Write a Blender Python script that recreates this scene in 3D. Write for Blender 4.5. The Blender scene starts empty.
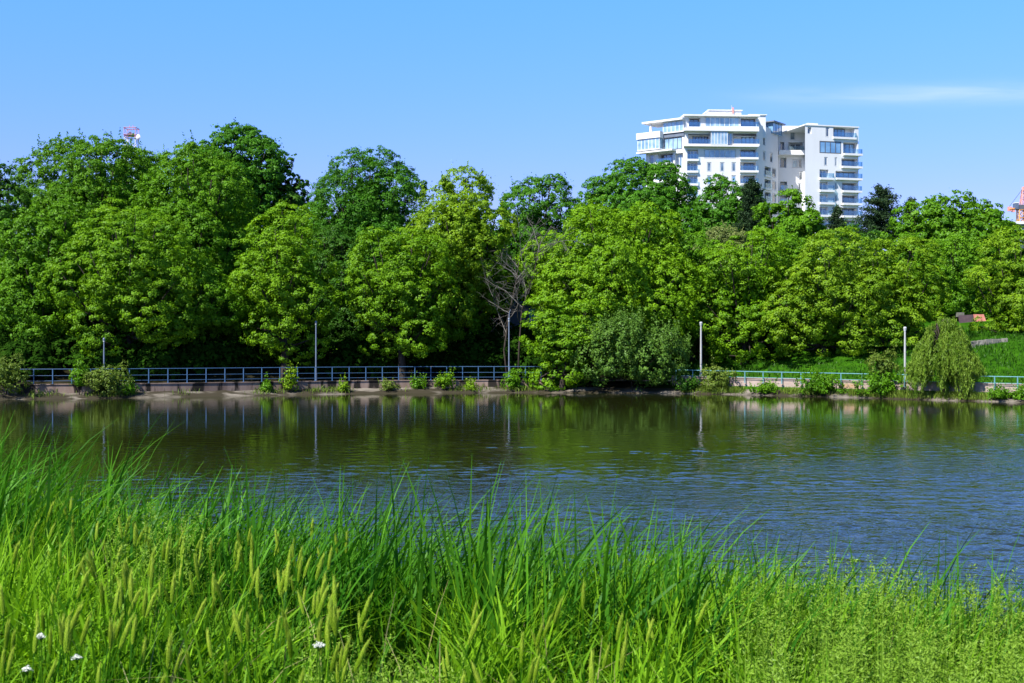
import bpy, bmesh, math, random
import numpy as np
from mathutils import Vector, Matrix

R = math.radians
SC = bpy.context.scene
COL = SC.collection
F, CX, CY, H = 1280.0, 512.0, 341.5, 3.0          # focal length in px, image centre, eye height over the water
rng = np.random.default_rng(11)
random.seed(5)

# ------------------------------------------------------------------ helpers
def at(px, py, D):
    """World point seen at pixel (px, py) at distance D along the view axis."""
    return Vector(((px - CX) * D / F, D, H - (py - CY) * D / F))

def tag(o, label=None, cat=None, group=None, kind=None):
    if label: o['label'] = label
    if cat: o['category'] = cat
    if group: o['group'] = group
    if kind: o['kind'] = kind
    return o

def empty(name, loc, rz=0.0):
    o = bpy.data.objects.new(name, None)
    o.empty_display_size = 0.3
    o.location = loc; o.rotation_euler = (0, 0, rz)
    COL.objects.link(o)
    return o

def link(name, me, mats=None, parent=None, loc=None):
    o = bpy.data.objects.new(name, me)
    if mats is not None:
        for m in (mats if isinstance(mats, (list, tuple)) else [mats]):
            me.materials.append(m)
    if parent is not None: o.parent = parent
    if loc is not None: o.location = loc
    COL.objects.link(o)
    return o

def mesh_np(name, V, quads, tone=None, smooth=False, matidx=None):
    """Mesh from numpy vertices and an (n,4) or (n,3) array of faces."""
    me = bpy.data.meshes.new(name)
    V = np.asarray(V, dtype=np.float32); Q = np.asarray(quads, dtype=np.int32)
    k = Q.shape[1]; n = Q.shape[0]
    me.vertices.add(len(V)); me.vertices.foreach_set('co', V.ravel())
    me.loops.add(n * k); me.loops.foreach_set('vertex_index', Q.ravel())
    me.polygons.add(n)
    me.polygons.foreach_set('loop_start', np.arange(0, n * k, k, dtype=np.int32))
    try: me.polygons.foreach_set('loop_total', np.full(n, k, dtype=np.int32))
    except Exception: pass
    if matidx is not None: me.polygons.foreach_set('material_index', np.asarray(matidx, dtype=np.int32))
    if tone is not None:
        a = me.attributes.new('tone', 'FLOAT', 'POINT')
        a.data.foreach_set('value', np.asarray(tone, dtype=np.float32))
    me.update(calc_edges=True)
    me.polygons.foreach_set('use_smooth', np.full(n, smooth, dtype=bool))
    me.validate()
    return me

class MB:
    """Collects boxes, tubes and polygons into one mesh."""
    def __init__(s): s.v = []; s.f = []
    def add(s, vs, fs):
        b = len(s.v); s.v += [tuple(v) for v in vs]; s.f += [tuple(b + i for i in f) for f in fs]
    def box(s, lo, hi, M=None):
        x0, y0, z0 = lo; x1, y1, z1 = hi
        vs = [Vector(p) for p in ((x0,y0,z0),(x1,y0,z0),(x1,y1,z0),(x0,y1,z0),(x0,y0,z1),(x1,y0,z1),(x1,y1,z1),(x0,y1,z1))]
        if M is not None: vs = [M @ v for v in vs]
        s.add(vs, [(0,3,2,1),(4,5,6,7),(0,1,5,4),(1,2,6,5),(2,3,7,6),(3,0,4,7)])
    def tube(s, pts, rad, n=6, cap=True):
        pts = [Vector(p) for p in pts]
        rad = rad if isinstance(rad, (list, tuple)) else [rad] * len(pts)
        b = len(s.v); up = Vector((0.31, 0.17, 0.93))
        for i, p in enumerate(pts):
            d = (pts[min(i+1, len(pts)-1)] - pts[max(i-1, 0)])
            d = d.normalized() if d.length > 1e-9 else Vector((0,0,1))
            u = d.cross(up)
            if u.length < 1e-3: u = d.cross(Vector((1,0,0)))
            u.normalize(); w = d.cross(u)
            for k in range(n):
                a = 2*math.pi*k/n
                s.v.append(tuple(p + (u*math.cos(a) + w*math.sin(a))*rad[i]))
        for i in range(len(pts)-1):
            for k in range(n):
                a, c = b+i*n+k, b+i*n+(k+1) % n
                s.f.append((a, c, c+n, a+n))
        if cap:
            s.f.append(tuple(b+k for k in reversed(range(n))))
            s.f.append(tuple(b+(len(pts)-1)*n+k for k in range(n)))
    def lathe(s, prof, c=(0,0,0), n=12):
        b = len(s.v)
        for r, z in prof:
            for k in range(n):
                a = 2*math.pi*k/n
                s.v.append((c[0]+r*math.cos(a), c[1]+r*math.sin(a), c[2]+z))
        for i in range(len(prof)-1):
            for k in range(n):
                a, d = b+i*n+k, b+i*n+(k+1) % n
                s.f.append((a, d, d+n, a+n))
    def mesh(s, name, smooth=False):
        me = bpy.data.meshes.new(name)
        me.from_pydata(s.v, [], s.f); me.update()
        bm = bmesh.new(); bm.from_mesh(me); bmesh.ops.recalc_face_normals(bm, faces=bm.faces); bm.to_mesh(me); bm.free()
        if smooth: me.polygons.foreach_set('use_smooth', np.full(len(me.polygons), True))
        return me
    def build(s, name, mats=None, parent=None, loc=None, smooth=False):
        return link(name, s.mesh(name, smooth), mats, parent, loc)

# ------------------------------------------------------------------ materials
def newmat(name):
    m = bpy.data.materials.new(name); m.use_nodes = True
    nt = m.node_tree; nt.nodes.clear()
    return m, nt, nt.nodes.new('ShaderNodeOutputMaterial')

def nd(nt, typ, **kw):
    n = nt.nodes.new(typ)
    for k, v in kw.items(): setattr(n, k, v)
    return n

def rgb(c): return (c[0], c[1], c[2], 1.0)

def ramp(nt, stops, interp='LINEAR'):
    r = nd(nt, 'ShaderNodeValToRGB'); e = r.color_ramp.elements
    r.color_ramp.interpolation = interp
    while len(e) < len(stops): e.new(0.5)
    for el, (p, c) in zip(e, stops):
        el.position = p; el.color = rgb(c)
    return r

def leafmat(name, lo, hi, trans=0.35, tcol=None, gloss=0.05, rough=0.45, scale=0.35):
    """Leaves: diffuse plus translucent, hue varying leaf by leaf and in broad patches."""
    m, nt, out = newmat(name)
    at_ = nd(nt, 'ShaderNodeAttribute', attribute_name='tone')
    tc = nd(nt, 'ShaderNodeTexCoord'); nz = nd(nt, 'ShaderNodeTexNoise')
    nz.inputs['Scale'].default_value = scale; nz.inputs['Detail'].default_value = 2
    nt.links.new(tc.outputs['Object'], nz.inputs['Vector'])
    mx = nd(nt, 'ShaderNodeMath', operation='MULTIPLY_ADD')
    nt.links.new(nz.outputs['Fac'], mx.inputs[0]); mx.inputs[1].default_value = 0.6
    ad = nd(nt, 'ShaderNodeMath', operation='MULTIPLY_ADD'); ad.inputs[1].default_value = 0.9; ad.inputs[2].default_value = -0.25
    nt.links.new(at_.outputs['Fac'], ad.inputs[0]); nt.links.new(ad.outputs[0], mx.inputs[2])
    oi = nd(nt, 'ShaderNodeObjectInfo'); ov = nd(nt, 'ShaderNodeMath', operation='MULTIPLY_ADD')   # every plant a little different
    nt.links.new(oi.outputs['Random'], ov.inputs[0]); ov.inputs[1].default_value = 0.30; nt.links.new(mx.outputs[0], ov.inputs[2])
    sb = nd(nt, 'ShaderNodeMath', operation='SUBTRACT'); nt.links.new(ov.outputs[0], sb.inputs[0]); sb.inputs[1].default_value = 0.13
    rp = ramp(nt, [(0.0, lo), (1.0, hi)])
    nt.links.new(sb.outputs[0], rp.inputs['Fac'])
    d = nd(nt, 'ShaderNodeBsdfDiffuse'); t = nd(nt, 'ShaderNodeBsdfTranslucent')
    nt.links.new(rp.outputs['Color'], d.inputs['Color'])
    if tcol:
        mm = nd(nt, 'ShaderNodeMix', data_type='RGBA', blend_type='MULTIPLY'); mm.inputs['Factor'].default_value = 1
        nt.links.new(rp.outputs['Color'], mm.inputs['A']); mm.inputs['B'].default_value = rgb(tcol)
        nt.links.new(mm.outputs['Result'], t.inputs['Color'])
    else: nt.links.new(rp.outputs['Color'], t.inputs['Color'])
    s1 = nd(nt, 'ShaderNodeMixShader'); s1.inputs[0].default_value = trans
    nt.links.new(d.outputs[0], s1.inputs[1]); nt.links.new(t.outputs[0], s1.inputs[2])
    g = nd(nt, 'ShaderNodeBsdfGlossy'); g.inputs['Roughness'].default_value = rough
    g.inputs['Color'].default_value = (0.8, 0.9, 0.75, 1)
    s2 = nd(nt, 'ShaderNodeMixShader'); s2.inputs[0].default_value = gloss
    nt.links.new(s1.outputs[0], s2.inputs[1]); nt.links.new(g.outputs[0], s2.inputs[2])
    nt.links.new(s2.outputs[0], out.inputs['Surface'])
    return m

def surfmat(name, c1, c2, scale=3.0, rough=0.8, bump=0.2, metal=0.0, c3=None, scale3=0.7, thr=(0.55, 0.7), stretch=(1,1,1), spec=0.3):
    """Principled surface whose colour wanders between two tones, with optional stain patches in a third."""
    m, nt, out = newmat(name)
    b = nd(nt, 'ShaderNodeBsdfPrincipled'); nt.links.new(b.outputs[0], out.inputs['Surface'])
    tc = nd(nt, 'ShaderNodeTexCoord'); mp = nd(nt, 'ShaderNodeMapping'); mp.inputs['Scale'].default_value = stretch
    nt.links.new(tc.outputs['Object'], mp.inputs['Vector'])
    nz = nd(nt, 'ShaderNodeTexNoise'); nz.inputs['Scale'].default_value = scale; nz.inputs['Detail'].default_value = 6; nz.inputs['Roughness'].default_value = 0.65
    nt.links.new(mp.outputs[0], nz.inputs['Vector'])
    rp = ramp(nt, [(0.3, c1), (0.7, c2)]); nt.links.new(nz.outputs['Fac'], rp.inputs['Fac'])
    colr = rp.outputs['Color']
    if c3:
        n3 = nd(nt, 'ShaderNodeTexNoise'); n3.inputs['Scale'].default_value = scale3; n3.inputs['Detail'].default_value = 5
        nt.links.new(mp.outputs[0], n3.inputs['Vector'])
        r3 = ramp(nt, [(thr[0], (0,0,0)), (thr[1], (1,1,1))]); nt.links.new(n3.outputs['Fac'], r3.inputs['Fac'])
        mx = nd(nt, 'ShaderNodeMix', data_type='RGBA'); nt.links.new(r3.outputs['Color'], mx.inputs['Factor'])
        nt.links.new(colr, mx.inputs['A']); mx.inputs['B'].default_value = rgb(c3); colr = mx.outputs['Result']
    nt.links.new(colr, b.inputs['Base Color'])
    b.inputs['Roughness'].default_value = rough; b.inputs['Metallic'].default_value = metal
    b.inputs['Specular IOR Level'].default_value = spec
    if bump:
        bp = nd(nt, 'ShaderNodeBump'); bp.inputs['Strength'].default_value = bump; bp.inputs['Distance'].default_value = 0.03
        nt.links.new(nz.outputs['Fac'], bp.inputs['Height']); nt.links.new(bp.outputs[0], b.inputs['Normal'])
    return m

M = {}
# leaves (reflectance of the leaf itself; woodland leaves darkened for shade)
M['bright']  = leafmat('leaf_bright',  (0.075,0.190,0.004), (0.190,0.360,0.008), 0.34, (1.05,1.05,0.4), 0.012)
M['yellow']  = leafmat('leaf_yellow',  (0.085,0.190,0.005), (0.225,0.370,0.012), 0.34, (1.05,1.05,0.4), 0.012)
M['mid']     = leafmat('leaf_mid',     (0.048,0.150,0.004), (0.132,0.295,0.008), 0.32, (1.05,1.05,0.4), 0.012)
M['deep']    = leafmat('leaf_deep',    (0.028,0.118,0.005), (0.078,0.225,0.010), 0.28, (1.05,1.1,0.5), 0.012)
M['dark']    = leafmat('leaf_dark',    (0.022,0.085,0.006), (0.066,0.170,0.012), 0.26, (1.05,1.1,0.5), 0.012)
M['grey']    = leafmat('leaf_grey',    (0.036,0.105,0.010), (0.115,0.220,0.026), 0.22, None, 0.015)
M['pine']    = leafmat('needles',      (0.012,0.034,0.012), (0.040,0.075,0.026), 0.10, None, 0.01)
M['pale']    = leafmat('leaf_pale',    (0.100,0.150,0.025), (0.230,0.270,0.080), 0.30, None, 0.012)
M['willow']  = leafmat('leaf_willow',  (0.110,0.210,0.014), (0.270,0.390,0.050), 0.32, (1.05,1.05,0.5), 0.012)
M['olive']   = leafmat('leaf_olive',   (0.060,0.115,0.010), (0.165,0.230,0.030), 0.28, None, 0.012)
M['wood']    = leafmat('leaf_shade_dark',(0.008,0.030,0.003), (0.026,0.070,0.006), 0.16, None, 0.0)  # leaf colour taken near black to carry the shade under the trees
M['grass']   = leafmat('grass_blade',  (0.022,0.115,0.003), (0.215,0.420,0.014), 0.36, (1.05,1.05,0.35), 0.008, 0.5, 1.2)
M['reed']    = leafmat('reed_blade',   (0.018,0.100,0.004), (0.110,0.310,0.016), 0.34, (1.05,1.1,0.4), 0.010, 0.5, 1.0)
M['weed']    = leafmat('weed_leaf',    (0.055,0.150,0.005), (0.225,0.365,0.036), 0.32, (1.05,1.05,0.5), 0.012)
M['straw']   = leafmat('dry_blade',    (0.18,0.17,0.05), (0.34,0.32,0.13), 0.30, None, 0.01)
M['awn']     = leafmat('barley_awn',   (0.230,0.400,0.008), (0.560,0.660,0.085), 0.48, None, 0.01, 0.5, 6.0)
M['lawn']    = leafmat('lawn_blade', (0.014,0.060,0.004), (0.060,0.155,0.010), 0.25, None, 0.01)
M['petal']   = leafmat('petal',        (0.55,0.57,0.48), (0.66,0.67,0.60), 0.25)
M['bark']    = surfmat('bark', (0.018,0.014,0.010), (0.055,0.043,0.032), 6, 0.9, 0.6, stretch=(1,1,0.25))
M['greybark']= surfmat('grey_bark', (0.06,0.054,0.05), (0.17,0.158,0.145), 6, 0.9, 0.4, stretch=(1,1,0.25))
M['soil']    = surfmat('soil', (0.016,0.020,0.007), (0.045,0.060,0.014), 2.2, 0.95, 0.5, c3=(0.05,0.036,0.02), scale3=0.6)
M['turf']    = surfmat('turf', (0.020,0.075,0.006), (0.055,0.150,0.012), 1.3, 0.95, 0.5, c3=(0.07,0.065,0.025), scale3=0.25, thr=(0.58,0.72))
M['concrete']= surfmat('concrete', (0.065,0.054,0.040), (0.22,0.19,0.155), 1.6, 0.9, 0.4, c3=(0.028,0.022,0.010), scale3=0.7, thr=(0.42,0.52), stretch=(0.6,1,1.6))
M['pinkwall']= surfmat('pink_render', (0.28,0.21,0.17), (0.45,0.36,0.31), 1.2, 0.9, 0.3, c3=(0.42,0.23,0.08), scale3=0.33, thr=(0.58,0.66), stretch=(0.7,1,1.8))
M['panel']   = surfmat('wall_panel', (0.13,0.085,0.065), (0.34,0.25,0.20), 0.9, 0.9, 0.3, c3=(0.018,0.014,0.010), scale3=1.6, thr=(0.50,0.56), stretch=(1.0,1,0.22))
M['asphalt'] = surfmat('path_asphalt', (0.05,0.048,0.045), (0.085,0.08,0.075), 8, 0.95, 0.2)
M['rail']    = surfmat('blue_paint', (0.028,0.080,0.17), (0.055,0.13,0.25), 7, 0.45, 0.05, c3=(0.22,0.13,0.08), scale3=5, thr=(0.68,0.74), spec=0.5)
M['rail2']   = surfmat('teal_paint', (0.10,0.27,0.32), (0.17,0.35,0.40), 7, 0.45, 0.05, c3=(0.22,0.13,0.08), scale3=5, thr=(0.68,0.74), spec=0.5)
M['lamp']    = surfmat('pale_post', (0.33,0.34,0.34), (0.46,0.46,0.45), 4, 0.5, 0.05, c3=(0.36,0.34,0.30), scale3=2.0, spec=0.4, stretch=(1,1,0.3))
M['post_shade']= surfmat('shaded_post', (0.09,0.12,0.18), (0.17,0.21,0.28), 4, 0.5, 0.05, c3=(0.2,0.2,0.22), scale3=2.0, spec=0.4, stretch=(1,1,0.3))  # darker blue grey stands in for tree shade on the left posts
M['lens']    = surfmat('lamp_lens', (0.55,0.57,0.58), (0.72,0.74,0.74), 3, 0.25, 0.0, spec=0.5)
M['white']   = surfmat('white_render', (0.64,0.645,0.66), (0.72,0.725,0.74), 0.25, 0.85, 0.05, c3=(0.62,0.62,0.63), scale3=0.12, thr=(0.55,0.8), stretch=(1,1,0.4))
M['slab']    = surfmat('balcony_slab', (0.66,0.655,0.65), (0.75,0.745,0.74), 0.5, 0.85, 0.0)
M['slate']   = surfmat('slate_cladding', (0.10,0.12,0.155), (0.17,0.20,0.25), 0.6, 0.5, 0.0)
M['frame']   = surfmat('window_frame', (0.52,0.54,0.56), (0.64,0.65,0.66), 2, 0.45, 0.0)
M['dframe']  = surfmat('dark_frame', (0.07,0.08,0.10), (0.13,0.14,0.16), 2, 0.45, 0.0)
M['roofgrey']= surfmat('roof_membrane', (0.30,0.30,0.30), (0.42,0.42,0.41), 0.5, 0.9, 0.0)
M['orange']  = surfmat('crane_orange', (0.60,0.24,0.04), (0.72,0.34,0.07), 1, 0.55, 0.0)
M['cranered']= surfmat('crane_pink_red', (0.55,0.22,0.19), (0.66,0.32,0.28), 1, 0.6, 0.0)
M['mastred'] = surfmat('mast_red', (0.46,0.20,0.26), (0.56,0.30,0.36), 1, 0.6, 0.0)
M['mastwhite']=surfmat('mast_white', (0.58,0.56,0.60), (0.74,0.72,0.74), 1, 0.6, 0.0)
M['steel']   = surfmat('dark_steel', (0.05,0.055,0.065), (0.10,0.11,0.12), 2, 0.5, 0.0)
M['brick']   = surfmat('red_roof_tile', (0.26,0.085,0.06), (0.42,0.17,0.13), 2.5, 0.85, 0.3)
M['wall_roofshade']= surfmat('dark_plank_and_roof_shade', (0.035,0.022,0.03), (0.07,0.045,0.05), 3, 0.85, 0.2)
M['turq']    = surfmat('turquoise_panel', (0.05,0.36,0.58), (0.09,0.48,0.68), 1.2, 0.5, 0.0)
M['bluepane']= surfmat('blue_board', (0.03,0.07,0.13), (0.05,0.11,0.18), 1.5, 0.4, 0.0)
M['greystone']=surfmat('grey_stone', (0.10,0.095,0.08), (0.22,0.21,0.18), 2.5, 0.9, 0.5)

def glassmat(name, c1, c2, rough=0.06):
    m, nt, out = newmat(name)
    b = nd(nt, 'ShaderNodeBsdfPrincipled'); nt.links.new(b.outputs[0], out.inputs['Surface'])
    tc = nd(nt, 'ShaderNodeTexCoord'); nz = nd(nt, 'ShaderNodeTexNoise'); nz.inputs['Scale'].default_value = 0.45
    nt.links.new(tc.outputs['Object'], nz.inputs['Vector'])
    rp = ramp(nt, [(0.38, c1), (0.62, c2)]); nt.links.new(nz.outputs['Fac'], rp.inputs['Fac'])
    nt.links.new(rp.outputs['Color'], b.inputs['Base Color'])
    b.inputs['Roughness'].default_value = rough; b.inputs['IOR'].default_value = 1.9
    b.inputs['Specular IOR Level'].default_value = 0.8
    return m
M['glass']   = glassmat('window_glass', (0.04,0.08,0.12), (0.15,0.22,0.28))
M['glasslit']= glassmat('pale_curtain_glass', (0.14,0.25,0.34), (0.34,0.48,0.57))
M['glassblue']=glassmat('blue_glass', (0.10,0.24,0.42), (0.20,0.38,0.56))
M['glassdark']=glassmat('dark_glass', (0.02,0.03,0.045), (0.06,0.08,0.10))
def railglass():
    m, nt, out = newmat('railing_glass')
    t = nd(nt, 'ShaderNodeBsdfTransparent'); t.inputs['Color'].default_value = (0.72,0.86,0.90,1)
    g = nd(nt, 'ShaderNodeBsdfGlossy'); g.inputs['Roughness'].default_value = 0.08; g.inputs['Color'].default_value = (0.55,0.66,0.70,1)
    s = nd(nt, 'ShaderNodeMixShader'); s.inputs[0].default_value = 0.22
    nt.links.new(t.outputs[0], s.inputs[1]); nt.links.new(g.outputs[0], s.inputs[2]); nt.links.new(s.outputs[0], out.inputs['Surface'])
    return m
M['railglass'] = railglass()

def watermat():
    m, nt, out = newmat('lake_water')
    b = nd(nt, 'ShaderNodeBsdfPrincipled'); nt.links.new(b.outputs[0], out.inputs['Surface'])
    b.inputs['Base Color'].default_value = (0.016, 0.020, 0.004, 1)
    b.inputs['Roughness'].default_value = 0.035; b.inputs['IOR'].default_value = 1.333
    tc = nd(nt, 'ShaderNodeTexCoord')
    def noise(scale, detail, st, rough=0.5):
        mp = nd(nt, 'ShaderNodeMapping'); mp.inputs['Scale'].default_value = st; mp.inputs['Rotation'].default_value = (0, 0, R(-9))
        nt.links.new(tc.outputs['Object'], mp.inputs['Vector'])
        n = nd(nt, 'ShaderNodeTexNoise'); n.inputs['Scale'].default_value = scale; n.inputs['Detail'].default_value = detail
        n.inputs['Roughness'].default_value = rough
        nt.links.new(mp.outputs[0], n.inputs['Vector']); return n
    def math_(op, a, b_, c=None):
        n = nd(nt, 'ShaderNodeMath', operation=op)
        for i, v in enumerate((a, b_, c)):
            if v is None: continue
            if isinstance(v, (int, float)): n.inputs[i].default_value = v
            else: nt.links.new(v, n.inputs[i])
        return n.outputs[0]
    sx = nd(nt, 'ShaderNodeSeparateXYZ'); nt.links.new(tc.outputs['Object'], sx.inputs[0])
    # the lee of the far bank is calmer; the wind reaches the near right-hand water
    mr = nd(nt, 'ShaderNodeMapRange', interpolation_type='SMOOTHSTEP')
    q = math_('MULTIPLY_ADD', sx.outputs['X'], -0.55, sx.outputs['Y'])
    nt.links.new(q, mr.inputs['Value'])
    for k, v in (('From Min', 14.0), ('From Max', 43.0), ('To Min', 1.0), ('To Max', 0.06)): mr.inputs[k].default_value = v
    gust = noise(0.11, 2, (0.45, 1.0, 1))
    gr = nd(nt, 'ShaderNodeMapRange', interpolation_type='SMOOTHSTEP'); nt.links.new(gust.outputs['Fac'], gr.inputs['Value'])
    for k, v in (('From Min', 0.36), ('From Max', 0.64), ('To Min', 0.45), ('To Max', 1.25)): gr.inputs[k].default_value = v
    amp = math_('MULTIPLY', mr.outputs[0], gr.outputs[0])
    w1 = noise(3.5, 3, (0.7, 1.0, 1), 0.55); w2 = noise(9.0, 2, (0.75, 1.0, 1)); w3 = noise(0.33, 1, (0.5, 1, 1))
    h = math_('MULTIPLY_ADD', w2.outputs['Fac'], 0.28, w1.outputs['Fac'])
    h = math_('MULTIPLY_ADD', w3.outputs['Fac'], 0.6, h)
    h = math_('MULTIPLY', h, amp)
    bp = nd(nt, 'ShaderNodeBump'); bp.inputs['Strength'].default_value = 1.0; bp.inputs['Distance'].default_value = 0.065
    nt.links.new(h, bp.inputs['Height']); nt.links.new(bp.outputs[0], b.inputs['Normal'])
    return m
M['water'] = watermat()

# ------------------------------------------------------------------ the far bank's ground
_PX = np.array([-900,-300,0,130,260,400,560,690,800,900,1024,1300,1900.])
_YW = np.array([401,401,400,399,395.5,393.2,392.8,393.3,396,399.5,403.5,408,408.])
_SD = 3*F/(_YW-CY); _SX = (_PX-CX)*_SD/F
_gx = np.linspace(-140, 140, 561); _gs = np.interp(_gx, _SX, _SD)
_k = np.exp(-0.5*(np.arange(-24,25)/9.0)**2); _k /= _k.sum()
_gs = np.convolve(np.pad(_gs, 24, mode='edge'), _k, mode='valid')
def S(x): return float(np.interp(x, _gx, _gs))
def Sv(x): return np.interp(x, _gx, _gs)
def px_shore(px, e=0.0):
    """Point on the bank at image column px, e metres behind the waterline."""
    D = 70.0
    for _ in range(30): D = S((px-CX)*D/F) + e
    return (px-CX)*D/F, D
EZ = [(-6,-1.5),(-0.6,-0.35),(0,-0.03),(1.2,0.22),(1.35,0.25),(1.75,0.60),(4.6,0.62),(6.5,1.15),(12,2.5),(20,3.7),(32,4.6),(60,5.2),(140,6),(420,7),(3500,8)]
_EE = np.array([a for a,_ in EZ]); _EZ = np.array([b for _,b in EZ])
def gz(x, y): return float(np.interp(y - S(x), _EE, _EZ))
def wall_z(x): return float(np.interp(x, [-30, 8, 14, 27], [0.76, 0.72, 0.64, 0.58]))

def strip(name, xs, es, zf, mat, **kw):
    V = []; n = len(es)
    for x in xs:
        s = S(x)
        for e in es: V.append((x, s+e, zf(x, e)))
    Q = [(i*n+j, (i+1)*n+j, (i+1)*n+j+1, i*n+j+1) for i in range(len(xs)-1) for j in range(n-1)]
    o = link(name, mesh_np(name, V, Q, smooth=True), mat)
    return tag(o, **kw)
xs_all = np.concatenate([[-3000,-1200,-500,-250,-140], np.arange(-100,100.1,1.5), [140,250,500,1200,3000]])
es_all = np.unique(np.concatenate([_EE, np.arange(5,32,1.5)]))
def terr_z(x, e):
    z = float(np.interp(e, _EE, _EZ))
    if e > 5: z += 0.16*math.sin(x*0.43+e*0.31)*math.sin(x*0.17-e*0.5)*min(1,(e-5)/4)
    return z - (0.05 if -0.7 < e < 4.7 else 0)
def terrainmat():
    m, nt, out = newmat('grass_and_shaded_litter')
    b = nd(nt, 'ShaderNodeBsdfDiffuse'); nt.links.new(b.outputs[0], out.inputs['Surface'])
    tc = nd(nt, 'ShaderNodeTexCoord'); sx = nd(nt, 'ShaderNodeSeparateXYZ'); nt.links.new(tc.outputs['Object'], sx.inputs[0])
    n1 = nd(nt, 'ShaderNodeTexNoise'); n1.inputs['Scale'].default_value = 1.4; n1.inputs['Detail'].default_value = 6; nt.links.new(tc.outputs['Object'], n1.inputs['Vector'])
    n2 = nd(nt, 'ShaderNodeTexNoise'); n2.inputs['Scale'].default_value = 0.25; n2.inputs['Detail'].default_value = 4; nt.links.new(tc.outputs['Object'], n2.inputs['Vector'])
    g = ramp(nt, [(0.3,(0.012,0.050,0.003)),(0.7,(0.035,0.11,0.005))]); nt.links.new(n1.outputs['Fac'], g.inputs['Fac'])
    l = ramp(nt, [(0.3,(0.008,0.008,0.004)),(0.7,(0.028,0.025,0.013))]); nt.links.new(n1.outputs['Fac'], l.inputs['Fac'])  # litter tone lowered to deepen the shade under the left-hand trees
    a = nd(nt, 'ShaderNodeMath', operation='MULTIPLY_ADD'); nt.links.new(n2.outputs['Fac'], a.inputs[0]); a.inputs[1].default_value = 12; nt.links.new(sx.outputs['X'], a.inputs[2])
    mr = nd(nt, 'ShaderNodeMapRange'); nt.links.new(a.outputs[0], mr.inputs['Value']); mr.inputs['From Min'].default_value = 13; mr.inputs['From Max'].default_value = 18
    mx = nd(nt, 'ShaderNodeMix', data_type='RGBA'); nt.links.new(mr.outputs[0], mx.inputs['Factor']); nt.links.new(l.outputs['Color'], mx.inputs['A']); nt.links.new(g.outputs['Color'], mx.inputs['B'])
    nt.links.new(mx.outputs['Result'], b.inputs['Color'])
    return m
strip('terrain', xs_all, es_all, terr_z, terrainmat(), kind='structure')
xs_mid = np.arange(-60, 60.1, 0.5)
_r1 = np.random.default_rng(3); _led = dict(zip([round(float(x),2) for x in xs_mid], _r1.normal(0,1,len(xs_mid))))
def ledge_z(x, e):
    k = _led[round(float(x),2)]
    return float(np.interp(e, [-0.6,0,1.2,1.35],[-0.35,-0.03,0.24,0.28])) + 0.025*k*(1 if e > 0 else 0.5)
strip('embankment', xs_mid, [-0.6,-0.2,0.0,0.25,0.55,0.9,1.2,1.345], ledge_z, M['concrete'], kind='structure')
strip('path', xs_mid, [1.72,2.5,3.5,4.6], lambda x,e: 0.64, M['asphalt'], kind='structure')

# lake: one sheet whose near, wind-ruffled part carries real ripples
def lake():
    rg = np.random.default_rng(21)
    xs = np.linspace(-24, 26, 520); ys = 7.5*(50/7.5)**np.linspace(0, 1, 820)
    X, Y = np.meshgrid(xs, ys, indexing='ij'); Z = np.zeros_like(X); sl = 0.0
    ws = []
    for k in range(64):
        lam = 0.21*(0.95/0.21)**rg.uniform(0,1)**1.1; th = rg.normal(R(-78), 0.72)
        ws.append((2*math.pi/lam*math.cos(th), 2*math.pi/lam*math.sin(th), rg.uniform(0,6.28), lam*rg.uniform(0.5,1.0)))
    for kx, ky, ph, a in ws:
        mod = 0.65+0.35*np.sin(X*rg.uniform(0.2,0.9)+Y*rg.uniform(-0.7,0.7)+rg.uniform(0,6))
        Z += a*mod*np.sin(kx*X+ky*Y+ph+0.5*np.sin(0.35*X+0.5*Y)); sl += (a*math.hypot(kx,ky))**2*0.24
    Z /= math.sqrt(sl)                                        # unit rms slope
    q = Y-0.55*X+0.0*X
    far = np.interp(q, [8, 17, 27, 38, 47], [0.145, 0.130, 0.080, 0.034, 0.010])
    gust = 0.74+0.42*np.sin(0.21*X+0.37*Y+0.7)*np.sin(0.13*X-0.55*Y+2.0)+0.16*np.sin(0.5*X+0.9*Y)
    edge = np.clip((X+24)/3,0,1)*np.clip((26-X)/3,0,1)*np.clip((50-Y)/6,0,1)*np.clip((Y-7.5)/0.6,0,1)
    Z *= far*np.clip(gust,0.25,1.3)*edge
    n = len(ys); V = list(np.stack([X.ravel(),Y.ravel(),Z.ravel()],1))
    I, J = np.meshgrid(np.arange(len(xs)-1), np.arange(n-1), indexing='ij'); b = (I*n+J).ravel()
    Q = np.stack([b, b+n, b+n+1, b+1], 1)
    o = len(V); gx = [-3000,-24,26,3000]; gy = [2,7.5,50,140]
    V += [np.array((x,y,0.0)) for x in gx for y in gy]
    Q2 = [(o+i*4+j, o+(i+1)*4+j, o+(i+1)*4+j+1, o+i*4+j+1) for i in range(3) for j in range(3) if (i,j) != (1,1)]
    return mesh_np('water', np.array(V), np.vstack([Q, np.array(Q2)]), smooth=True)
link('water', lake(), M['water'])['kind'] = 'structure'

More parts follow.
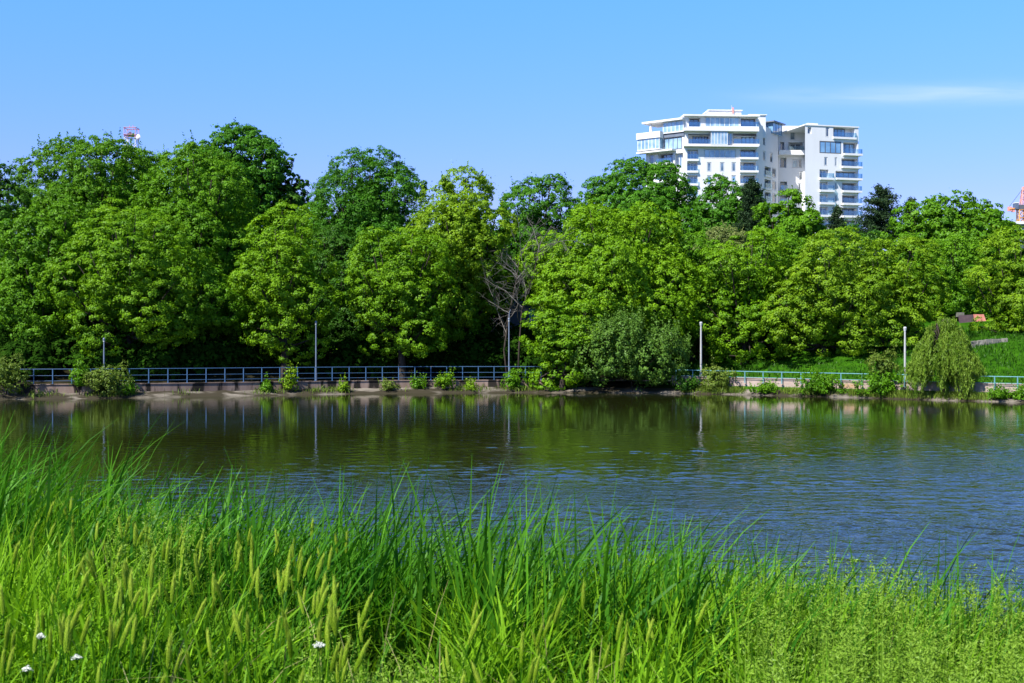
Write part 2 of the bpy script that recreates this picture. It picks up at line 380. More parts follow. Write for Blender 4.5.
# ------------------------------------------------------------------ near bank
def crest(x): return 7.0 - 0.43*np.clip(x, -9, 7)
def nz_(x, y):
    x = np.asarray(x, float); y = np.asarray(y, float)
    base = 1.33 - 0.05*np.clip(x, -7, 6) + 0.05*np.sin(x*1.1+0.4)*np.cos(y*0.9) + 0.02*np.sin(x*3.1+y*2.3)
    over = y - crest(x)
    drop = np.interp(over, [-0.6, 0.0, 0.8, 2.6, 8.0], [0.0, 0.10, 0.55, 1.9, 3.2])
    return base - drop
gx = np.concatenate([[-400,-150,-60,-30], np.arange(-16,16.1,0.35), [30,60,150,400]])
gy = np.concatenate([[-400,-120,-40,-15], np.arange(-6,16.1,0.35)])
X, Y = np.meshgrid(gx, gy, indexing='ij'); Z = nz_(X, Y)
n2 = len(gy)
Q = [(i*n2+j, (i+1)*n2+j, (i+1)*n2+j+1, i*n2+j+1) for i in range(len(gx)-1) for j in range(n2-1)]
link('ground', mesh_np('ground', np.stack([X.ravel(),Y.ravel(),Z.ravel()],1), Q, smooth=True), M['soil'])['kind'] = 'structure'

# ------------------------------------------------------------------ foliage
def unit(a): return a/np.maximum(np.linalg.norm(a, axis=-1, keepdims=True), 1e-9)

def leaves(name, P, N, size, tone, aspect=0.62, U=None, rg=rng):
    """One kite-shaped, slightly folded leaf per point."""
    n = len(P); N = unit(N)
    if U is None: U = rg.normal(size=(n,3))
    U = unit(U - N*(U*N).sum(1, keepdims=True)); W = np.cross(N, U)
    s = size[:,None]
    V = np.empty((n,4,3)); V[:,0] = P - U*s*0.5; V[:,2] = P + U*s*0.5
    mid = P - U*s*0.06 - N*s*0.10
    V[:,1] = mid + W*s*aspect*0.5; V[:,3] = mid - W*s*aspect*0.5
    V[:,0] += N*s*0.03; V[:,2] -= N*s*0.06
    Q = np.arange(n*4).reshape(n,4)
    return mesh_np(name, V.reshape(-1,3), Q, np.repeat(tone,4))

def crown_points(rx, ry, rz, rg, lobe=0.40, nl=None, clump=0.29, per=42, dens=1.2, flat=0.5, taper=0.0, leaf=(0.09,0.17), rough=1.0, low=-0.75, inner=True, shell=0.62):
    """Leaf positions/normals for a crown centred on the origin: lobes carrying umbrella-like leaf clumps."""
    rm = (rx*ry*rz)**(1/3)
    nl = nl or int(np.clip(13 + 3.4*rm, 9, 40))
    d = unit(rg.normal(size=(nl*6,3))); d = d[d[:,2] > low]
    keep = [d[0]]
    for q in d[1:]:                                           # spread the lobes out
        if len(keep) >= nl: break
        if max(float(q@k) for k in keep) < math.cos(1.45/math.sqrt(nl)*1.05): keep.append(q)
    d = np.array(keep); nl = len(d)
    lr = rm*lobe*rg.uniform(0.55, 1.20, nl)
    ext = np.array([rx,ry,rz])
    wz = 1 - taper*np.clip(d[:,2]*0.5+0.5, 0, 1)
    d = d/(np.abs(d)**2.7).sum(1, keepdims=True)**(1/2.7)
    C = d*ext*np.stack([wz,wz,np.ones(nl)],1)*(1 - 0.8*lr[:,None]/ext)*rg.uniform(0.80,1.06,(nl,1))
    C = np.vstack([C, rg.normal(size=(4,3))*ext*0.18]); lr = np.append(lr, [rm*0.45]*4)
    A=[]; O=[]
    for i in range(len(C)):
        k = int(dens*4*math.pi*lr[i]**2/(math.pi*clump**2)*0.80)+4
        u = unit(rg.normal(size=(k,3)))
        out = unit((C[i]/ext)[None,:]+1e-6)
        u = u[(u@out[0]) > -0.45]
        p = C[i] + u*lr[i]*rg.uniform(0.74,1.14,(len(u),1))*np.array([1,1,0.9])
        dd = np.linalg.norm(p[:,None,:]-C[None,:,:], axis=2)/lr[None,:]
        dd[:,i] = 9
        ok = dd.min(1) > 0.80
        A.append(p[ok]); O.append(unit(0.6*u[ok] + 0.3*out + np.array([0,0,0.30])))
    # a closed inner shell keeps the crown from being see-through
    k = int(max(dens,0.9)*4*math.pi*rm*rm*0.45/(math.pi*clump**2)*0.8)
    u = unit(rg.normal(size=(k,3))); A.append(u*ext*shell*rg.uniform(0.8,1.12,(k,1))); O.append(unit(u+np.array([0,0,0.3])))
    A = np.vstack(A); O = np.vstack(O); nc = len(A)
    m = per; cr = clump*rg.uniform(0.65,1.35,nc)*rough
    # leaves on the outer two thirds of each clump's little dome
    w = unit(rg.normal(size=(nc,m,3))); dp = (w*O[:,None,:]).sum(2)
    w = np.where((dp < -0.25)[:,:,None], w - 2*dp[:,:,None]*O[:,None,:], w)
    dp = (w*O[:,None,:]).sum(2)
    sq = 1-0.35*flat
    off = (w - (1-sq)*dp[:,:,None]*O[:,None,:])*cr[:,None,None]*rg.uniform(0.65,1.12,(nc,m,1))
    off[:,:,2] *= (1-0.40*flat)
    P = (A[:,None,:]+off).reshape(-1,3)
    N = (w*0.85 + O[:,None,:]*0.35 + np.array([0,0,0.18*flat]) + rg.normal(size=(nc,m,3))*0.26).reshape(-1,3)
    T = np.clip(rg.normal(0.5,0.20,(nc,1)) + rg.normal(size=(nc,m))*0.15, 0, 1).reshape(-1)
    Sz = rg.uniform(leaf[0], leaf[1], len(P))*1.12
    ns = int(nc*0.16); k = 9                                  # loose sprays reaching out of the lobes
    b = rg.choice(nc, ns); L = rg.uniform(0.35,0.85,(ns,1,1))*min(1.0, rm/2.2); t = rg.uniform(0.2,1,(ns,k,1))
    dv = unit(O[b] + rg.normal(size=(ns,3))*0.45)[:,None,:]
    sp = (A[b][:,None,:] + dv*t*L + rg.normal(size=(ns,k,3))*0.10*min(1.0, rm/2.2)).reshape(-1,3)
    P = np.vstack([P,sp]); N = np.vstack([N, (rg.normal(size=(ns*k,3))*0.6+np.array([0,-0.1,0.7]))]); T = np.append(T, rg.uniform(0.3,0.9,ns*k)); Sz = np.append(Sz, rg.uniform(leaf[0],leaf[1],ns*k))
    if inner:
        ni = int(len(P)*0.07)
        q = unit(rg.normal(size=(ni,3)))*(rg.uniform(0,1,(ni,1))**0.5)*0.60*ext
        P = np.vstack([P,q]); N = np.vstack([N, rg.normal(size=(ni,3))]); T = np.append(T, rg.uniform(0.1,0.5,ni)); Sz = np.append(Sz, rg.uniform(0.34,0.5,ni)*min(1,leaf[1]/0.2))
    return P, N, Sz, T, C, lr

def shoots(P, N, Sz, T, n, rg, top, leaf=(0.12,0.2), ln=(0.5,1.1)):
    """Upright leafy shoots on the upper outline."""
    idx = np.argsort(-P[:,2])[:max(60,int(len(P)*top))]
    A = P[rg.choice(idx, n)]; LP=[P]; LN=[N]; LS=[Sz]; LT=[T]
    for a in A:
        L = rg.uniform(*ln); k = int(14*L/0.7)+5; t = rg.uniform(0,1,k)
        d = unit(np.array([0,0,1.0])+rg.normal(size=3)*0.25)
        LP.append(a + d*(t*L)[:,None] + rg.normal(size=(k,3))*0.085*(1.15-t)[:,None])
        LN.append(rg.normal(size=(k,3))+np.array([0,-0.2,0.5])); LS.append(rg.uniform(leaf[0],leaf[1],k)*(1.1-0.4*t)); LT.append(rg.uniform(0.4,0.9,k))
    return np.vstack(LP), np.vstack(LN), np.concatenate(LS), np.concatenate(LT)

def limbs(C, lr, base_h, rad, rg, trunk_top):
    """Tapered trunk that splits into limbs reaching the crown's lobes (coordinates from the tree's base)."""
    mb = MB(); b = Vector((rg.normal()*0.1, rg.normal()*0.1, trunk_top))
    mb.tube([(0,0,-0.4),(0.02,0,0.15),(b.x*0.4,b.y*0.4,trunk_top*0.5),b], [rad*1.5,rad*1.1,rad*0.85,rad*0.7], 8)
    for c, r in zip(C, lr):
        c = Vector(c); f = rg.uniform(0.45,1.0)
        s = Vector((b.x*f*0.9, b.y*f*0.9, trunk_top*f)); m = s.lerp(c, 0.5)+Vector((0,0,-0.12*(c-s).length)) + Vector(rg.normal(size=3)*0.15)
        e = c + (c-m).normalized()*r*0.5
        mb.tube([s, m, c, e], [rad*0.42,rad*0.28,rad*0.15,rad*0.05], 5)
    return mb

def tree(kind, px, ytop, hw, ybot, D, mat, label, cat='tree', group=None, seed=0, depth=1.0, sh=0, bark='bark', trunk=True, base=None, lean=0.0, **kw):
    rg = np.random.default_rng(1000+seed)
    x = (px-CX)*D/F; zt = H-(ytop-CY)*D/F; zb = H-(ybot-CY)*D/F
    rx = hw*D/F*1.07; rz = (zt-zb)/2*1.02; ry = rx*depth
    g = gz(x, D) if base is None else base
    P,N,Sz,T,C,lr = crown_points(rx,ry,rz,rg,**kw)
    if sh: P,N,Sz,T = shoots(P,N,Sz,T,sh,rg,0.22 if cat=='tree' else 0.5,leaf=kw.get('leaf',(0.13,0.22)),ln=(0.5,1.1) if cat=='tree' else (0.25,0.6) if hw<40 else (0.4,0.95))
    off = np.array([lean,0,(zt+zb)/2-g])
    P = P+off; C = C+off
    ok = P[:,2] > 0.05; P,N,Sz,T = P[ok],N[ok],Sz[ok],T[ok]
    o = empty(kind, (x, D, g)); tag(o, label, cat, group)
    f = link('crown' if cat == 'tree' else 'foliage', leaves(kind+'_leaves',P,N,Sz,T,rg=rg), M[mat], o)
    if trunk:
        tt = max(0.5, (zb-g) + rz*0.55)
        rad = 0.045*(zt-g)**0.75 if cat == 'tree' else 0.03
        limbs(C, lr, g, rad, rg, tt).build('trunk' if cat == 'tree' else 'stems', M[bark], o, smooth=True)
    return o

FAR = 'park trees on the far bank'
TREES = [
 # kind, px, ytop, hw, ybot, D, mat, label, opts
 ('tree',  -8,156, 32,372, 80,'dark',  'dark green tree cut off by the left edge of the photo', dict()),
 ('tree',  86,142, 68,320, 87,'mid',   'broad mid green tree with a feathery top just left of the lattice mast', dict(sh=90,dens=1.35)),
 ('tree',  42,196, 48,368, 75.5,'mid',   'shaded bushy tree low at the left, above the left end of the blue railing', dict()),
 ('maple_tree', 128,208, 66,362, 73.6,'bright','bright layered maple hanging low over the blue railing below the lattice mast', dict(flat=0.9,clump=0.34,per=50,dens=0.98,shell=0.55,low=-0.95,leaf=(0.085,0.165))),
 ('tree', 194,151, 60,345, 82,'mid',   'yellowish green tree right of the lattice mast, in front of the tall dark crown', dict(sh=50)),
 ('tree', 236,126, 48,270,101,'deep',  'tallest dark crown of the left-hand wood, showing above the yellowish trees', dict(leaf=(0.13,0.22),clump=0.34,dens=1.3)),
 ('tree', 285,160, 22,290,101,'dark',  'thin dark crown with loose twigs sticking out right of the tallest one', dict(leaf=(0.15,0.26),sh=14,dens=0.8)),
 ('maple_tree', 285,204, 46,366, 76,'bright','pale bright green maple alone before dark shade, left of a lamp post in shaded blue grey', dict(flat=0.9,clump=0.34,per=50,dens=0.98,shell=0.55,low=-0.95,leaf=(0.085,0.165))),
 ('tree', 335,228, 30,352, 86,'dark',  'shaded narrow tree between the pale maple and the round deep green tree', dict()),
 ('tree', 370,150, 54,310, 92,'deep',  'round dense deep green tree standing against the sky, with a flat domed top', dict(lobe=0.38,clump=0.34,dens=1.5)),
 ('maple_tree', 402,222, 52,360, 77,'bright','low bright yellow green maple in front of the round deep green tree', dict(flat=0.9,clump=0.34,per=50,dens=0.98,shell=0.55,low=-0.95,leaf=(0.085,0.165))),
 ('tree', 462,164, 50,356, 81.5,'yellow','tall yellow green tree with upright shoots left of the bare grey tree', dict(sh=50)),
 ('tree', 537,180, 40,340, 94,'deep',  'dark leafy tree behind the bare grey tree', dict(sh=20,dens=1.5)),
 ('tree', 612,200, 80,362, 80,'bright','widest bright green tree in the middle of the far bank, left of the white towers', dict(lobe=0.34)),
 ('tree', 562,286, 38,394, 75.2,'bright','low bright green tree bending over the water at the end of the blue railing', dict(flat=1.0,clump=0.34,per=44,dens=1.0,depth=0.7,low=-0.95,leaf=(0.10,0.185))),
 ('tree', 645,165, 60,290,114,'deep',  'large dark rounded tree in front of the left white tower', dict(leaf=(0.13,0.22),clump=0.34,dens=1.3)),
 ('tree', 730,181, 36,290,110,'deep',  'dark tree in front of the white tower, left of the slim pine', dict(leaf=(0.13,0.22),clump=0.34,dens=1.3)),
 ('tree', 790,194, 32,300,100,'mid',   'rounded fresh green tree standing under the gap between the two white towers', dict(leaf=(0.16,0.28),clump=0.38)),
 ('tree', 722,226, 26,290, 94,'pale',  'pale straw coloured tree showing among green crowns below the left tower', dict(sh=16)),
 ('tree', 690,232, 48,372, 82,'mid',   'mid green tree behind the white lamp post right of the big grey green bush', dict()),
 ('maple_tree', 744,231, 48,370, 79.5,'bright','bright maple right of the lamp post, over the start of the pale wall', dict(flat=0.9,clump=0.34,per=50,dens=0.98,shell=0.55,low=-0.95,leaf=(0.085,0.165))),
 ('tree', 782,240, 42,368, 84,'mid',   'shaded tree squeezed between two bright maples below the gap of the towers', dict()),
 ('maple_tree', 824,231, 58,372, 77.5,'yellow','broad yellow green maple below the right white tower', dict(flat=0.9,clump=0.34,per=50,dens=0.98,shell=0.55,low=-0.95,leaf=(0.085,0.165))),
 ('maple_tree', 888,238, 52,372, 77.5,'yellow','yellow green maple left of the willow, behind the right-hand lamp post', dict(flat=0.9,clump=0.34,per=50,dens=0.98,shell=0.55,low=-0.95,leaf=(0.085,0.165))),
 ('tree', 852,224, 36,330, 93,'dark', 'dark tree under the foot of the right white tower, behind the yellow green maples', dict()),
 ('tree', 945,198, 56,320, 96,'mid',   'rounded light green tree behind the willow, highest on the right', dict(leaf=(0.15,0.26),clump=0.36)),
 ('tree', 955,235, 40,330, 91,'mid',   'half shaded tree above the red roofed hut', dict()),
 ('tree', 986,212, 30,310, 97,'mid',  'green tree just left of the tower crane', dict(leaf=(0.15,0.26))),
 ('maple_tree', 1020,231, 46,366, 79,'yellow','yellow green maple cut off by the right edge of the photo', dict(flat=0.9,clump=0.34,per=50,dens=0.98,shell=0.55,low=-0.95,leaf=(0.085,0.165))),
 ('tree', 150,150, 40,300, 93,'mid',  'mid green tree filling the skyline directly beneath the lattice mast', dict(sh=30)),
 ('tree', 312,196, 30,320, 96,'mid','tree filling the dip of the skyline left of the round deep green tree', dict()),
 ('tree', 190,255, 50,366, 76.5,'mid',  'low shaded tree behind the promenade between the layered maple and the pale bright maple', dict()),
 ('tree', 345,268, 34,362, 84,'dark', 'dark low tree in the deep shade right of the pale bright maple', dict()),
 ('tree', 445,280, 40,352, 82,'mid',  'low tree at the foot of the tall yellow green tree', dict()),
]
for i, (k,px,yt,hw,yb,D,mat,lab,op) in enumerate(TREES):
    tree(k,px,yt,hw,yb,D,mat,lab,'tree',FAR,seed=i,**op)

def conifer(px, ytop, hw, ybot, D, label, seed, blunt=0.0):
    rg = np.random.default_rng(2000+seed)
    x = (px-CX)*D/F; zt = H-(ytop-CY)*D/F; zb = H-(ybot-CY)*D/F; g = gz(x,D); rx = hw*D/F
    P=[];N=[];U=[]; mb = MB()
    mb.tube([(0,0,-0.4),(0,0,(zt-g)*0.5),(0,0,zt-g-0.2)],[0.22,0.14,0.02],7)
    nb = int((zt-zb)*26)
    for b in range(nb):
        f = rg.uniform(0,1)**0.8; z = zb-g + (zt-zb)*(1-f)
        L = rx*(blunt+(1-blunt)*f)*rg.uniform(0.55,1.12)*min(1,0.25+f*4); a = rg.uniform(0,2*math.pi)
        d = np.array([math.cos(a),math.sin(a),rg.uniform(0.05,0.45)]); k = int(30+70*L)
        t = rg.uniform(0.15,1,k)
        P.append(np.array([0,0,z])+d*(t*L)[:,None]*np.array([1,1,1])+rg.normal(size=(k,3))*np.array([0.16,0.16,0.12]))
        N.append(rg.normal(size=(k,3))+np.array([0,0,0.7])); U.append(np.repeat(d[None],k,0)+rg.normal(size=(k,3))*0.8)
        mb.tube([(0,0,z),tuple(np.array([0,0,z])+d*L*0.95)],[0.035,0.008],4)
    P=np.vstack(P);N=np.vstack(N);U=np.vstack(U)
    o = empty('pine_tree',(x,D,g)); tag(o,label,'tree',FAR)
    link('crown', leaves('needle_tufts',P,N,rg.uniform(0.16,0.30,len(P)),rg.uniform(0.1,0.9,len(P)),0.35,U,rg), M['pine'], o)
    mb.build('trunk', M['bark'], o)
conifer(752,177,20,245,106,'slim dark pine in front of the shaded side of the left white tower',0,0.35)
conifer(838,206,19,250,102,'small pointed grey green pine at the foot of the right white tower',1,0.1)
conifer(880,188,30,248,104,'tall dark pine just right of the right white tower',2,0.4)
conifer(911,200,13,240,107,'little dark pine tip showing between the tall pine and the rounded light green tree',3,0.4)

# bare grey tree
def bare_tree(px, ytop, D, label, seed=4):
    rg = random.Random(seed); x = (px-CX)*D/F; g = gz(x,D); h = H-(ytop-CY)*D/F-g
    tr = MB(); tw = MB()
    def grow(mb, p, d, L, r, lev):
        pts=[p]; q=p.copy(); dd=d.copy()
        for i in range(4):
            dd = (dd+Vector((rg.gauss(0,.16),rg.gauss(0,.16),rg.gauss(0.02,.12)))).normalized(); q = q+dd*L/4; pts.append(q.copy())
        mb.tube(pts,[r*(1-0.17*i) for i in range(5)],5 if lev else 8)
        if lev >= 3: return
        for i in range(4 if lev else 16):
            t = rg.uniform(0.35,1.0); k=min(3,int(t*4)); s = pts[k].lerp(pts[k+1],t*4-k)
            side = Vector((rg.gauss(0,1),rg.gauss(0,1),rg.gauss(0.1,.55))).normalized()
            grow(tw, s, (dd*0.55+side*0.8).normalized(), L*(rg.uniform(0.36,0.6) if lev else rg.uniform(0.18,0.36)), r*0.42, lev+1)
    grow(tr, Vector((0,0,-0.3)), Vector((0.02,0,1)), h*0.82, 0.07, 0)
    o = empty('bare_tree',(x,D,g)); tag(o,label,'tree',FAR)
    tr.build('trunk',M['bark'],o,smooth=True); tw.build('branches',M['greybark'],o)
bare_tree(518,192,77.2,'leafless grey tree with tangled branches beside the bracketed lamp post')
bare_tree(508,206,77.8,'thin leafless tree leaning behind the yellow green tree, left of the tangled one',9)

# willow
def willow(px, ytop, hw, ybot, D, label):
    rg = np.random.default_rng(77); x=(px-CX)*D/F; zt=H-(ytop-CY)*D/F; zb=H-(ybot-CY)*D/F; rx=hw*D/F; g=0.25
    P=[];U=[];T=[]; mb=MB()
    mb.tube([(0,0,-0.4),(0.05,0,0.6),(0.0,0.05,(zt-g)*0.55)],[0.22,0.17,0.1],8)
    bun=[(rg.uniform(0,2*math.pi), rg.uniform(0,1)**0.5, rg.uniform(0.0,1.3)) for _ in range(72)]
    for s in range(640):
        ba,bq,bl=bun[rg.integers(72)]; a=ba+rg.normal()*0.075/max(bq,0.3); q=float(np.clip(bq+rg.normal()*0.045,0,1.05))
        r=q*rx*rg.uniform(0.92,1.12); z0=(zt-g)*(1-0.60*q**2.2)*rg.uniform(0.90,1.0)
        if q < .35: z0 = (zt-g)*rg.uniform(0.9,1.0)
        zl=max(bl+rg.uniform(-0.2,0.7), zb-g+0.04); L=max(0.5,z0-zl)
        k=int(L*30)+8; t=np.sort(rg.uniform(0,1,k))
        out=np.array([math.cos(a),math.sin(a),0])
        sway=rg.normal()*0.10
        pos=out*(r*(0.80+0.22*np.sqrt(t)))[:,None]+np.array([sway,0,0])*t[:,None]**2
        pos[:,2]=z0+0.18*np.sin(t*3.1)*(1-t)-L*t
        tone=np.clip(rg.normal(0.5,0.2),0,1)
        P.append(pos+rg.normal(size=(k,3))*0.035); U.append(np.tile([0,0,-1.0],(k,1))+rg.normal(size=(k,3))*0.22); T.append(np.clip(tone+rg.normal(size=k)*0.12,0,1))
        if s%9==0:
            mb.tube([(0,0,(zt-g)*0.5),(out[0]*r*0.45,out[1]*r*0.45,min(z0+0.2,zt-g-0.1)),(out[0]*r*0.85,out[1]*r*0.85,z0-0.1)],[0.07,0.04,0.012],5)
    P=np.vstack(P);U=np.vstack(U);T=np.concatenate(T)
    o=empty('willow_tree',(x,D,g)); tag(o,label,'tree',FAR)
    link('crown',leaves('willow_leaves',P,rg.normal(size=(len(P),3))+np.array([0,-0.4,0]),rg.uniform(0.14,0.24,len(P)),T,0.22,U,rg),M['willow'],o)
    mb.build('trunk',M['bark'],o,smooth=True)
wx,wy=px_shore(945,1.6)
willow(945,317,37,402,wy,'weeping willow trailing pale strands down to the water right of the right-hand lamp post')

# dense wood behind, too far in to tell the trunks apart
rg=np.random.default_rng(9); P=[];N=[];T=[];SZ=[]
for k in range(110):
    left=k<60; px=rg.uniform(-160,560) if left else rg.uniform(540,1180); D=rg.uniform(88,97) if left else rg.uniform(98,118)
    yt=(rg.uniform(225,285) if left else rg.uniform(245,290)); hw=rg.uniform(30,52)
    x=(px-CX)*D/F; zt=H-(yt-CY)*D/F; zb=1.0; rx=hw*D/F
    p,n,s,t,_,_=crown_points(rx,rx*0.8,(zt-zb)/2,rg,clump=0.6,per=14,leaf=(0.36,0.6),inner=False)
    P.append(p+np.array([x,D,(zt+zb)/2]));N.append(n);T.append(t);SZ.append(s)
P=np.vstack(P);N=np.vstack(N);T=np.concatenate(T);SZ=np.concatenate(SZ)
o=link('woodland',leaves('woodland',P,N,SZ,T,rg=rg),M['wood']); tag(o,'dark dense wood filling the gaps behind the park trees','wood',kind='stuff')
# undergrowth added under the trees, near black to deepen their shade
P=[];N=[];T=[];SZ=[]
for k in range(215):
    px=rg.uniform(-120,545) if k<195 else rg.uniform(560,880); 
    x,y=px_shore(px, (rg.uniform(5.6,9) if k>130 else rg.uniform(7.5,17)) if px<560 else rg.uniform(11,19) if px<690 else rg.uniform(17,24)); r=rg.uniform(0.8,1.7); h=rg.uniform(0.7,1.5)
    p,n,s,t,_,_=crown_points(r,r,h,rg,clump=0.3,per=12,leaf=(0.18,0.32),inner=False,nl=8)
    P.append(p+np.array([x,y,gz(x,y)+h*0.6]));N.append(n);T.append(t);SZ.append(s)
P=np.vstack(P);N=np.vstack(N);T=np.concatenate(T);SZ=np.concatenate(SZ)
o=link('undergrowth',leaves('undergrowth',P,N,SZ,T,rg=rg),M['wood']); tag(o,'undergrowth added beneath the park trees, coloured dark for shade','undergrowth',kind='stuff')

# ------------------------------------------------------------------ shrubs and saplings of the embankment
SHR='shrubs growing on the embankment'
SHRUBS=[ # kind, px, ytop, hw, ybot, e, mat, label, opts
 ('bush',   6,356,21,394,1.1,'olive','yellowish bush at the left edge of the photo, at the end of the blue railing',dict(sh=14)),
 ('bush', 104,366,23,395,1.0,'olive','rounded olive bush in front of the blue railing below the thin lamp post',dict(sh=10)),
 ('sapling',79,360, 8,393,1.0,'mid','thin upright sapling just left of the rounded olive bush',dict(sh=10)),
 ('bush', 130,386, 8,395,0.8,'mid','small low bush right of the rounded olive bush',dict()),
 ('sapling',266,379, 4,394,0.9,'mid','short slim sapling, first of two left of the white lamp post at the dark gap',dict(sh=5)),
 ('sapling',289,369, 7,394,0.9,'yellow','taller two-stemmed sapling just left of the white lamp post',dict(sh=8)),
 ('sapling',343,385, 4,394,0.7,'yellow','tiny shoot right of the white lamp post beneath the railing',dict()),
 ('sapling',389,381, 9,392,0.9,'olive','straggly bush with bare roots beneath the middle of the blue railing',dict(sh=5)),
 ('bush', 417,377, 6,390,1.0,'mid','small upright bush against the railing, left of the rounder one',dict()),
 ('bush', 445,373,9,389,1.0,'bright','small round bright bush against the blue railing',dict(sh=6)),
 ('sapling',470,383, 6,391,0.8,'yellow','low sprawling bush right of the small round bright bush',dict()),
 ('bush', 514,371,12,391,1.0,'mid','bush at the foot of the lamp post at the end of the blue railing',dict(sh=6)),
 ('bush', 632,315,53,393,0.5,'grey','big grey green bush leaning over the water, left of a white lamp post',dict(depth=0.75,sh=520,clump=0.22,per=20,leaf=(0.09,0.16),nl=16,dens=1.0,lobe=0.36)),
 ('bush', 689,379,14,394,0.8,'dark','dark low bush between the big grey green bush and the lamp post',dict()),
 ('bush', 719,367,17,393,1.1,'olive','olive bush right of the lamp post at the start of the pale wall',dict(sh=8)),
 ('bush', 766,384,14,395,0.6,'mid','low green bush spread along the water below the pale wall',dict()),
 ('bush', 820,373,23,397,0.8,'mid','rounded green bush in front of the pale wall, above the water',dict(sh=12)),
 ('bush', 882,372,22,399,0.9,'mid','dense green bush just left of the right-hand lamp post',dict(sh=10)),
 ('sapling',884,353,14,378,1.3,'olive','loose pale sapling rising behind the dense bush left of the lamp post',dict(sh=10,dens=0.7)),
 ('bush', 1001,388,11,403,0.7,'mid','small green bush right of the willow',dict()),
 ('bush',1020,387,10,404,0.7,'mid','small bush at the right edge of the photo by the water',dict()),
]
for i,(k,px,yt,hw,yb,e,mat,lab,op) in enumerate(SHRUBS):
    x,y=px_shore(px,e); D=y
    op=dict(dict(clump=0.17,per=13,leaf=(0.07,0.14),nl=(5 if hw<12 else 8),lobe=0.5,flat=0.0,dens=0.75,sh=14,shell=0.4,base=max(0.0,float(np.interp(e,[0,1.2],[0,0.2])))),**op)
    tree(k,px,yt,hw,yb,D,mat,lab,k if k=='sapling' else 'bush',SHR,seed=300+i,**op)

# ------------------------------------------------------------------ blades (grass, reeds)
def blades(name, B, h, w, lean, tone, seg=4, rg=rng, curl=1.0, face=None):
    """Curved tapering blades: root B (n,3), length h, width w, lean vector (n,2)."""
    n=len(B); V=np.empty((n,seg+1,2,3)); a=rg.uniform(0,2*math.pi,n) if face is None else face
    side=np.stack([np.cos(a),np.sin(a),np.zeros(n)],1)
    for i in range(seg+1):
        t=i/seg
        c=B.copy(); c[:,0]+=lean[:,0]*h*t**2*curl; c[:,1]+=lean[:,1]*h*t**2*curl
        ll=np.minimum(np.linalg.norm(lean,axis=1)*curl,0.95); c[:,2]+=h*(t-0.42*ll*t**2.6)
        ww=(w*(1-t**2.2)*(0.75+0.5*math.sin(t*2.2))*0.5+0.0006)[:,None]
        V[:,i,0]=c-side*ww; V[:,i,1]=c+side*ww
    q=[]
    base=np.arange(n)*(seg+1)*2
    for i in range(seg):
        q.append(np.stack([base+2*i,base+2*i+1,base+2*i+3,base+2*i+2],1))
    return mesh_np(name,V.reshape(-1,3),np.vstack(q),np.repeat(tone,(seg+1)*2),smooth=True)

# lit lawn and rough grass on the far slope and shore
n=26000; px=rng.uniform(560,1120,n); e=rng.uniform(4.7,22,n); x=(px-CX)*(70+e)/F; y=Sv(x)+e
z=np.interp(e,_EE,_EZ)
o=link('lawn',blades('lawn',np.stack([x,y,z],1),rng.uniform(0.14,0.36,n),rng.uniform(0.03,0.06,n),rng.normal(0,0.35,(n,2)),rng.uniform(0,1,n),2),M['lawn']); tag(o,'sunlit rough grass on the slope behind the right-hand railing','grass',kind='stuff')
n=15000; px=np.where(rng.uniform(size=n)<0.75,rng.uniform(685,1060,n),rng.uniform(-40,540,n)); e=rng.normal(0.85,0.3,n).clip(0.1,1.3)
x=(px-CX)*72/F; dn=np.sin(x*1.7)+np.sin(x*0.6+2)+rng.normal(0,0.5,n); ok=dn>-0.3+0.75*(px<545); x,e=x[ok],e[ok]; n=len(x); y=Sv(x)+e; z=np.interp(e,[0,1.3],[0,0.24])
o=link('shore_grass',blades('shore_grass',np.stack([x,y,z],1),rng.uniform(0.12,0.42,n),rng.uniform(0.02,0.04,n),rng.normal(0,0.35,(n,2)),rng.uniform(0,1,n),3),M['olive']); tag(o,'tufts of rough grass along the water at the foot of the far wall','grass',kind='stuff')

# ------------------------------------------------------------------ walls, railings, lamps
def run_pts(px0,px1,e,step=0.5):
    x0,_=px_shore(px0,e); x1,_=px_shore(px1,e); k=max(2,int(abs(x1-x0)/step))
    return [(x,S(x)+e) for x in np.linspace(x0,x1,k+1)]
def wall(name,px0,px1,e,th,z0,ztop,mat,label):
    pts=run_pts(px0,px1,e); V=[];Q=[]
    for x,y in pts:
        zt=ztop(x); V+=[(x,y,z0),(x,y,zt-0.05),(x,y-0.04,zt-0.045),(x,y-0.04,zt),(x,y+th,zt),(x,y+th,z0)]
    n=6
    for i in range(len(pts)-1):
        for j in range(n-1): Q.append((i*n+j,(i+1)*n+j,(i+1)*n+j+1,i*n+j+1))
    o=link(name,mesh_np(name,V,Q),mat); return tag(o,label,'wall')
wall('retaining_wall',-80,545,1.35,0.35,0.1,lambda x: wall_z(x),M['panel'],'low stained concrete wall under the long blue railing on the left')
wall('parapet_wall',672,1120,1.62,0.25,0.1,lambda x: wall_z(x)+0.30,M['pinkwall'],'pale pinkish wall with ochre patches behind the turquoise railing on the right')
